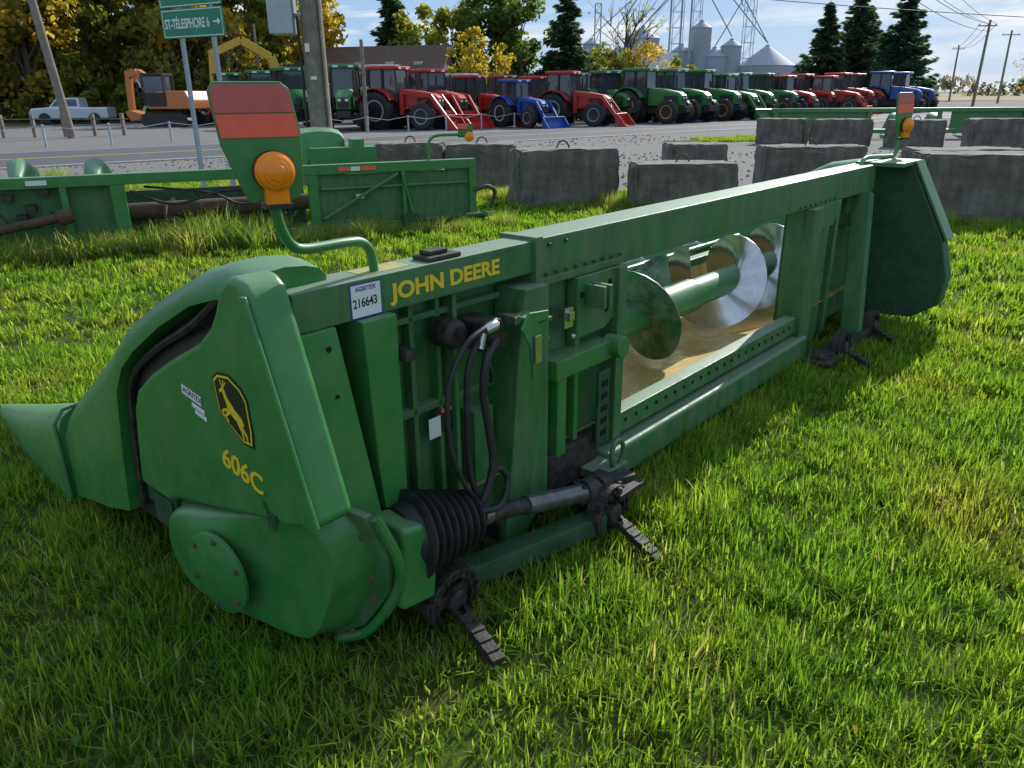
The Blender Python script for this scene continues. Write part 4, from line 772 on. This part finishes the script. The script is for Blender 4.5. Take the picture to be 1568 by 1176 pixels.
# ------------------------------------------------------------------ TRACTORS
TC={}
def tractor_mesh(kind,bodyc,rimc,roofc,loader):
    key=(kind,loader)
    if key in TC: return TC[key]
    parts=[]
    def fin(b,name,mt,bev=0.0):
        o=b.obj(name,mt,None,bev); parts.append((name,o.data,bev)); D.objects.remove(o)
    b=MB()
    def tyre(x,y,r,wd):
        b.lathe([(r*0.55,0),(r*0.72,-0.02),(r*0.92,0.0),(r*0.97,wd*0.15),(r*0.98,wd*0.5),(r*0.97,wd*0.85),(r*0.92,wd),(r*0.72,wd+0.02),(r*0.55,wd)],(x,y-wd/2,r),(0,1,0),28)
        for k in range(18):
            t=k/18*2*math.pi
            for sd in(0,1):
                tt=t+sd*math.pi/18; y0=y-wd*0.5 if sd else y+wd*0.02
                b.obox((x+math.cos(tt)*r*0.985,y0+wd*0.24,r+math.sin(tt)*r*0.985),(0.05*r*1.6,wd*0.5,0.05),Matrix.Rotation(-tt+math.pi/2,3,'Y')@Matrix.Rotation(0.5*(1 if sd else -1),3,'Z'))
    for y in(-0.95,0.95): tyre(-0.2,y,0.88,0.46); tyre(2.2,y*0.92,0.62,0.36)
    fin(b,'tyres',rubber)
    b=MB()
    for y in(-0.95,0.95):
        sg_=1 if y>0 else -1
        b.lathe([(0.50,0),(0.50,0.30),(0.42,0.28),(0.2,0.18),(0.15,0.26)],(-0.2,y-0.05*sg_,0.88),(0,sg_,0),20)
        b.lathe([(0.35,0),(0.35,0.22),(0.28,0.20),(0.12,0.12),(0.1,0.2)],(2.2,y*0.92-0.03*sg_,0.62),(0,sg_,0),18)
    fin(b,'rims',rimc)
    b=MB()
    def sec(x,w_,z0,z1): return [(x,-w_,z0),(x,-w_,z1-0.12),(x,-w_*0.7,z1),(x,w_*0.7,z1),(x,w_,z1-0.12),(x,w_,z0)]
    b.loft([sec(0.75,0.42,0.95,1.85),sec(1.6,0.40,0.92,1.78),(sec(2.5,0.34,0.9,1.62)),sec(2.75,0.30,0.95,1.45)])
    for y in(-0.95,0.95):
        rr=[( -0.2+math.cos(t)*0.98,0.88+math.sin(t)*0.98) for t in np.linspace(0.5,2.7,9)]
        b.loft([[(x,y-0.27,z),(x,y+0.27,z),(x,y+0.27,z+0.05),(x,y-0.27,z+0.05)] for x,z in rr])
    b.box(-0.7,0.2,-0.65,0.65,0.9,1.29)
    fin(b,'bodywork',bodyc,0.0)
    b=MB(); b.box(-0.9,2.5,-0.26,0.26,0.55,0.94); b.box(2.1,2.3,-0.8,0.8,0.5,0.72); b.box(-0.3,-0.1,-0.9,0.9,0.75,0.89)
    b.box(2.76,2.78,-0.24,0.24,1.0,1.4); b.box(1.7,2.5,-0.42,-0.40,1.05,1.45); b.box(1.7,2.5,0.40,0.42,1.05,1.45); b.tube([(1.25,0.46,1.5),(1.25,0.46,2.6)],0.06,8); b.box(0.2,0.7,-0.85,-0.6,0.5,0.75); b.box(0.2,0.7,0.6,0.85,0.5,0.75); b.box(2.6,3.05,-0.3,0.3,0.6,0.88)
    for sx,sy in((0.72,-0.6),(0.72,0.6),(-0.75,-0.68),(-0.75,0.68),(0.0,-0.72),(0,0.72)): b.tube([(sx,sy,1.2),(sx*0.93,sy*0.92,2.69)],0.04,6)
    b.tube([(0.72,-0.62,1.9),(0.8,-1.05,2.0),(0.8,-1.1,2.3)],0.025,5); b.tube([(0.72,0.62,1.9),(0.8,1.05,2.0),(0.8,1.1,2.3)],0.025,5); b.box(0.76,0.82,-1.2,-1.0,2.0,2.4); b.box(0.76,0.82,1.0,1.2,2.0,2.4)
    fin(b,'chassis_and_frame',black)
    b=MB(); b.loft([[(-0.74,-0.66,1.3),(0.71,-0.58,1.3),(0.71,0.58,1.3),(-0.74,0.66,1.3)],[(-0.69,-0.62,2.69),(0.66,-0.55,2.69),(0.66,0.55,2.69),(-0.69,0.62,2.69)]]); fin(b,'cab_glass',glassm)
    b=MB(); b.box(-0.82,0.82,-0.72,0.72,2.7,2.88); fin(b,'roof',roofc,0.05)
    b=MB()
    for y in(-0.35,0.35): b.box(0.822,0.84,y-0.12,y+0.12,2.74,2.83); b.box(2.781,2.79,y*0.45-0.07,y*0.45+0.07,1.28,1.38)
    fin(b,'lamps',white)
    if loader:
        b=MB()
        for y in(-0.55,0.55):
            b.beam((0.95,y,0.7),(0.95,y,1.75),0.08,0.2,(1,0,0)); b.beam((1.0,y,1.7),(2.5,y,1.55),0.07,0.17); b.beam((2.5,y,1.55),(3.4,y,0.45),0.08,0.17); b.beam((1.05,y,0.95),(2.3,y,1.35),0.05,0.07)
        b.beam((3.1,-0.5,0.78),(3.1,0.5,0.78),0.12,0.12)
        prof=[(4.05,0.06),(3.75,0.05),(3.55,0.12),(3.45,0.28),(3.45,0.5),(3.52,0.68)]
        pr=prof+[(3.48,0.70),(3.41,0.5),(3.41,0.27),(3.52,0.08),(3.74,0.01),(4.05,0.02)]
        b.prism([(a,-0.9,z) for a,z in pr],(0,1.8,0))
        for y in(-0.935,0.905): b.prism([(a,y,z) for a,z in [(4.05,0.06),(3.75,0.05),(3.55,0.12),(3.45,0.28),(3.45,0.5),(3.52,0.68)]],(0,0.03,0))
        fin(b,'front_loader',bodyc)
    TC[key]=parts; return parts
tr=mat('tractor_red',(0.45,0.025,0.018),0.4,0,0.1); tg=mat('tractor_green',(0.035,0.18,0.04),0.4,0,0.1); tb=mat('tractor_blue',(0.02,0.08,0.34),0.4,0,0.1)
ty=mat('rim_yellow',(0.65,0.42,0.03),0.5); tw_=mat('rim_grey',(0.4,0.4,0.4),0.5); tor=mat('roof_pale',(0.5,0.48,0.45),0.5)
def tractor(kind,x,y,ang,sc_=1.0,loader=False):
    bc,rc,ro={'g':(tg,ty,tg),'r':(tr,tw_,tr),'b':(tb,tw_,tb),'w':(tr,tw_,tor)}[kind]
    e=empty('farm_tractor',(x,y,0),rad(ang)); e.scale=(sc_,)*3
    for nme,me,bev in tractor_mesh(kind,bc,rc,ro,loader):
        o=D.objects.new(nme,me); sc.collection.objects.link(o); o.parent=e
T=[('g',-18.5,54,-60,1.1,0),('g',-15.8,52,-65,1.12,0),('g',-12.6,47,-55,1.12,0),('g',-8.7,43.5,-82,1.12,0),('w',-7.4,47,-50,1.15,0),('r',-6.3,43,-22,1.08,1),('r',-4.5,45.5,-45,1.05,1),('w',-2.9,49.5,-40,1.0,0),('r',-2.2,47,-30,0.95,1),('b',0.3,44.5,-48,0.85,1),('r',1.6,51,-40,0.95,0),('r',3.0,46,-25,1.0,1),('g',6.0,51,-66,1.05,0),('g',7.9,49.5,-38,1.08,0),('g',10.2,52,-48,1.08,0),('g',12.4,54,-40,1.08,0),('g',14.4,55.5,-52,1.0,1),('g',16.3,59,-45,1.05,0),('g',18.6,61,-38,1.05,0),('r',20.6,62,-50,1.0,0),('r',22.8,64.5,-45,1.05,0),('r',24.6,64,-36,1.0,1),('r',27.2,68,-45,1.1,0),('r',29.6,71,-52,1.1,0),('b',31.8,70,-35,1.15,0),('b',34.6,73,-44,1.15,0),('g',12.8,60,-50,1,0),('r',-5.2,52,-50,1.05,0),('g',-10.5,54,-50,1.1,0),('r',-.5,54,-50,1.0,0),('g',4.6,56,-45,1.05,0)]
for k,x,y,a,s_,l in T: tractor(k,x,y,a,s_,bool(l))
def excav(x,y,ang,c,s_,arm='curl'):
    e=empty('excavator',(x,y,0),rad(ang)); e.scale=(s_,)*3
    b=MB()
    for y_ in(-0.9,0.9):
        pr=[(-1.5,0.35),(-1.35,0.65),(-1.1,0.75),(1.1,0.75),(1.35,0.65),(1.5,0.35),(1.35,0.08),(1.1,0.0),(-1.1,0.0),(-1.35,0.08)]
        b.prism([(a,y_-0.22,z) for a,z in pr],(0,0.44,0))
        for i in range(14): b.box(-1.15+i*0.17,-1.05+i*0.17,y_-0.24,y_+0.24,0.73,0.78)
    b.box(-0.9,0.9,-0.66,0.66,0.3,0.8); b.obj('tracks',black,e,0.02)
    b=MB(); b.prism([(-1.7,-1.1,0.95),(0.9,-1.1,0.95),(0.9,-1.1,1.3),(0.2,-1.1,1.9),(-1.5,-1.1,1.9),(-1.75,-1.1,1.4)],(0,2.2,0)); b.obj('upper_body',c,e,0.06)
    b=MB(); b.box(-0.25,1.05,0.25,1.07,1.35,2.69); b.obj('cab_glass',glassm,e,0.06)
    b=MB(); b.box(-0.3,1.08,0.2,1.13,2.7,2.82); [b.tube([(xx,yy_,1.3),(xx,yy_,2.7)],0.05,5) for xx in(-0.27,1.06) for yy_ in(0.24,1.12)]; b.box(-0.3,1.08,1.105,1.13,1.1,1.8); b.obj('cab_frame',black,e)
    b=MB()
    pts=[(0.9,0,1.3),(1.5,0,2.6),(2.0,0,2.9),(2.7,0,2.8)] if arm=='curl' else [(0.9,0,1.3),(1.6,0,3.2),(3.0,0,4.0),(4.6,0,3.3)]
    for i in range(3): b.beam(pts[i],pts[i+1],0.32,0.46-0.05*i)
    e2=(pts[3][0]+0.05,0,pts[3][2]-1.9); b.beam((pts[3][0]-0.1,0,pts[3][2]+0.15),e2,0.26,0.32,(1,0,0)); b.prism([(e2[0]-0.1,-0.4,e2[2]),(e2[0]+0.2,-0.4,e2[2]-0.1),(e2[0]-0.1,-0.4,e2[2]-0.6),(e2[0]-0.7,-0.4,e2[2]-0.5),(e2[0]-0.8,-0.4,e2[2]-0.2)],(0,0.8,0)); b.obj('boom_and_bucket',c,e,0.02)
    b=MB(); b.tube([(1.0,0.2,1.2),(2.0,0.2,2.5)],0.07,8); b.obj('cylinders',steel,e)
oc=mat('excavator_orange',(0.55,0.18,0.05),0.45,0,0.1); yc=mat('excavator_yellow',(0.6,0.38,0.03),0.45,0,0.1)
excav(-20.6,50,168,oc,1.08); excav(-15.0,60,200,yc,1.35,'high'); excav(-9,62,160,yc,1.1); excav(-24.0,58,190,oc,1.0)
tractor('r',-18.4,55,-120,0.9,True)
PK=empty('pickup_truck',(-30.6,57,0),rad(188)); PK.scale=(0.9,)*3
sil=mat('silver_paint',(0.6,0.61,0.63),0.3,0.1,0.05)
b=MB(); b.loft([[(x,-0.98,0.45),(x,-1.0,zt-0.1),(x,-0.92,zt),(x,0.92,zt),(x,1.0,zt-0.1),(x,0.98,0.45)] for x,zt in [(-2.8,1.22),(-0.8,1.22),(-0.78,1.24),(1.3,1.24),(1.5,1.24),(2.7,1.16),(2.85,0.95)]]); b.loft([[(-0.85,-0.9,1.2),(-0.85,0.9,1.2),(1.45,0.9,1.2),(1.45,-0.9,1.2)],[(-0.78,-0.78,1.92),(-0.78,0.78,1.92),(0.75,0.78,1.92),(0.75,-0.78,1.92)]]); b.obj('body',sil,PK,0.03)
b=MB()
for sy in(-1,1):
    b.prism([(-0.65,sy*0.885,1.32),(0.2,sy*0.885,1.32),(0.2,sy*0.81,1.80),(-0.62,sy*0.81,1.80)],(0,sy*0.02,0)); b.prism([(0.28,sy*0.885,1.32),(1.2,sy*0.885,1.32),(0.72,sy*0.81,1.80),(0.28,sy*0.81,1.80)],(0,sy*0.02,0))
b.prism([(1.42,-0.8,1.30),(1.42,0.8,1.30),(0.82,0.7,1.85),(0.82,-0.7,1.85)],(0.02,0,0.02)); b.obj('windows',glassm,PK)
b=MB(); [b.lathe([(0.42,0),(0.42,0.25),(0.2,0.26)],(xx,yy_-0.12,0.42),(0,1,0),18) for xx in(-1.8,1.8) for yy_ in(-0.92,0.92)]; b.box(2.8,2.92,-0.9,0.9,0.45,0.65); b.box(-2.7,-1.0,-0.8,0.8,1.225,1.235); b.obj('wheels_and_bumper',rubber,PK)
print('patches',cnt)
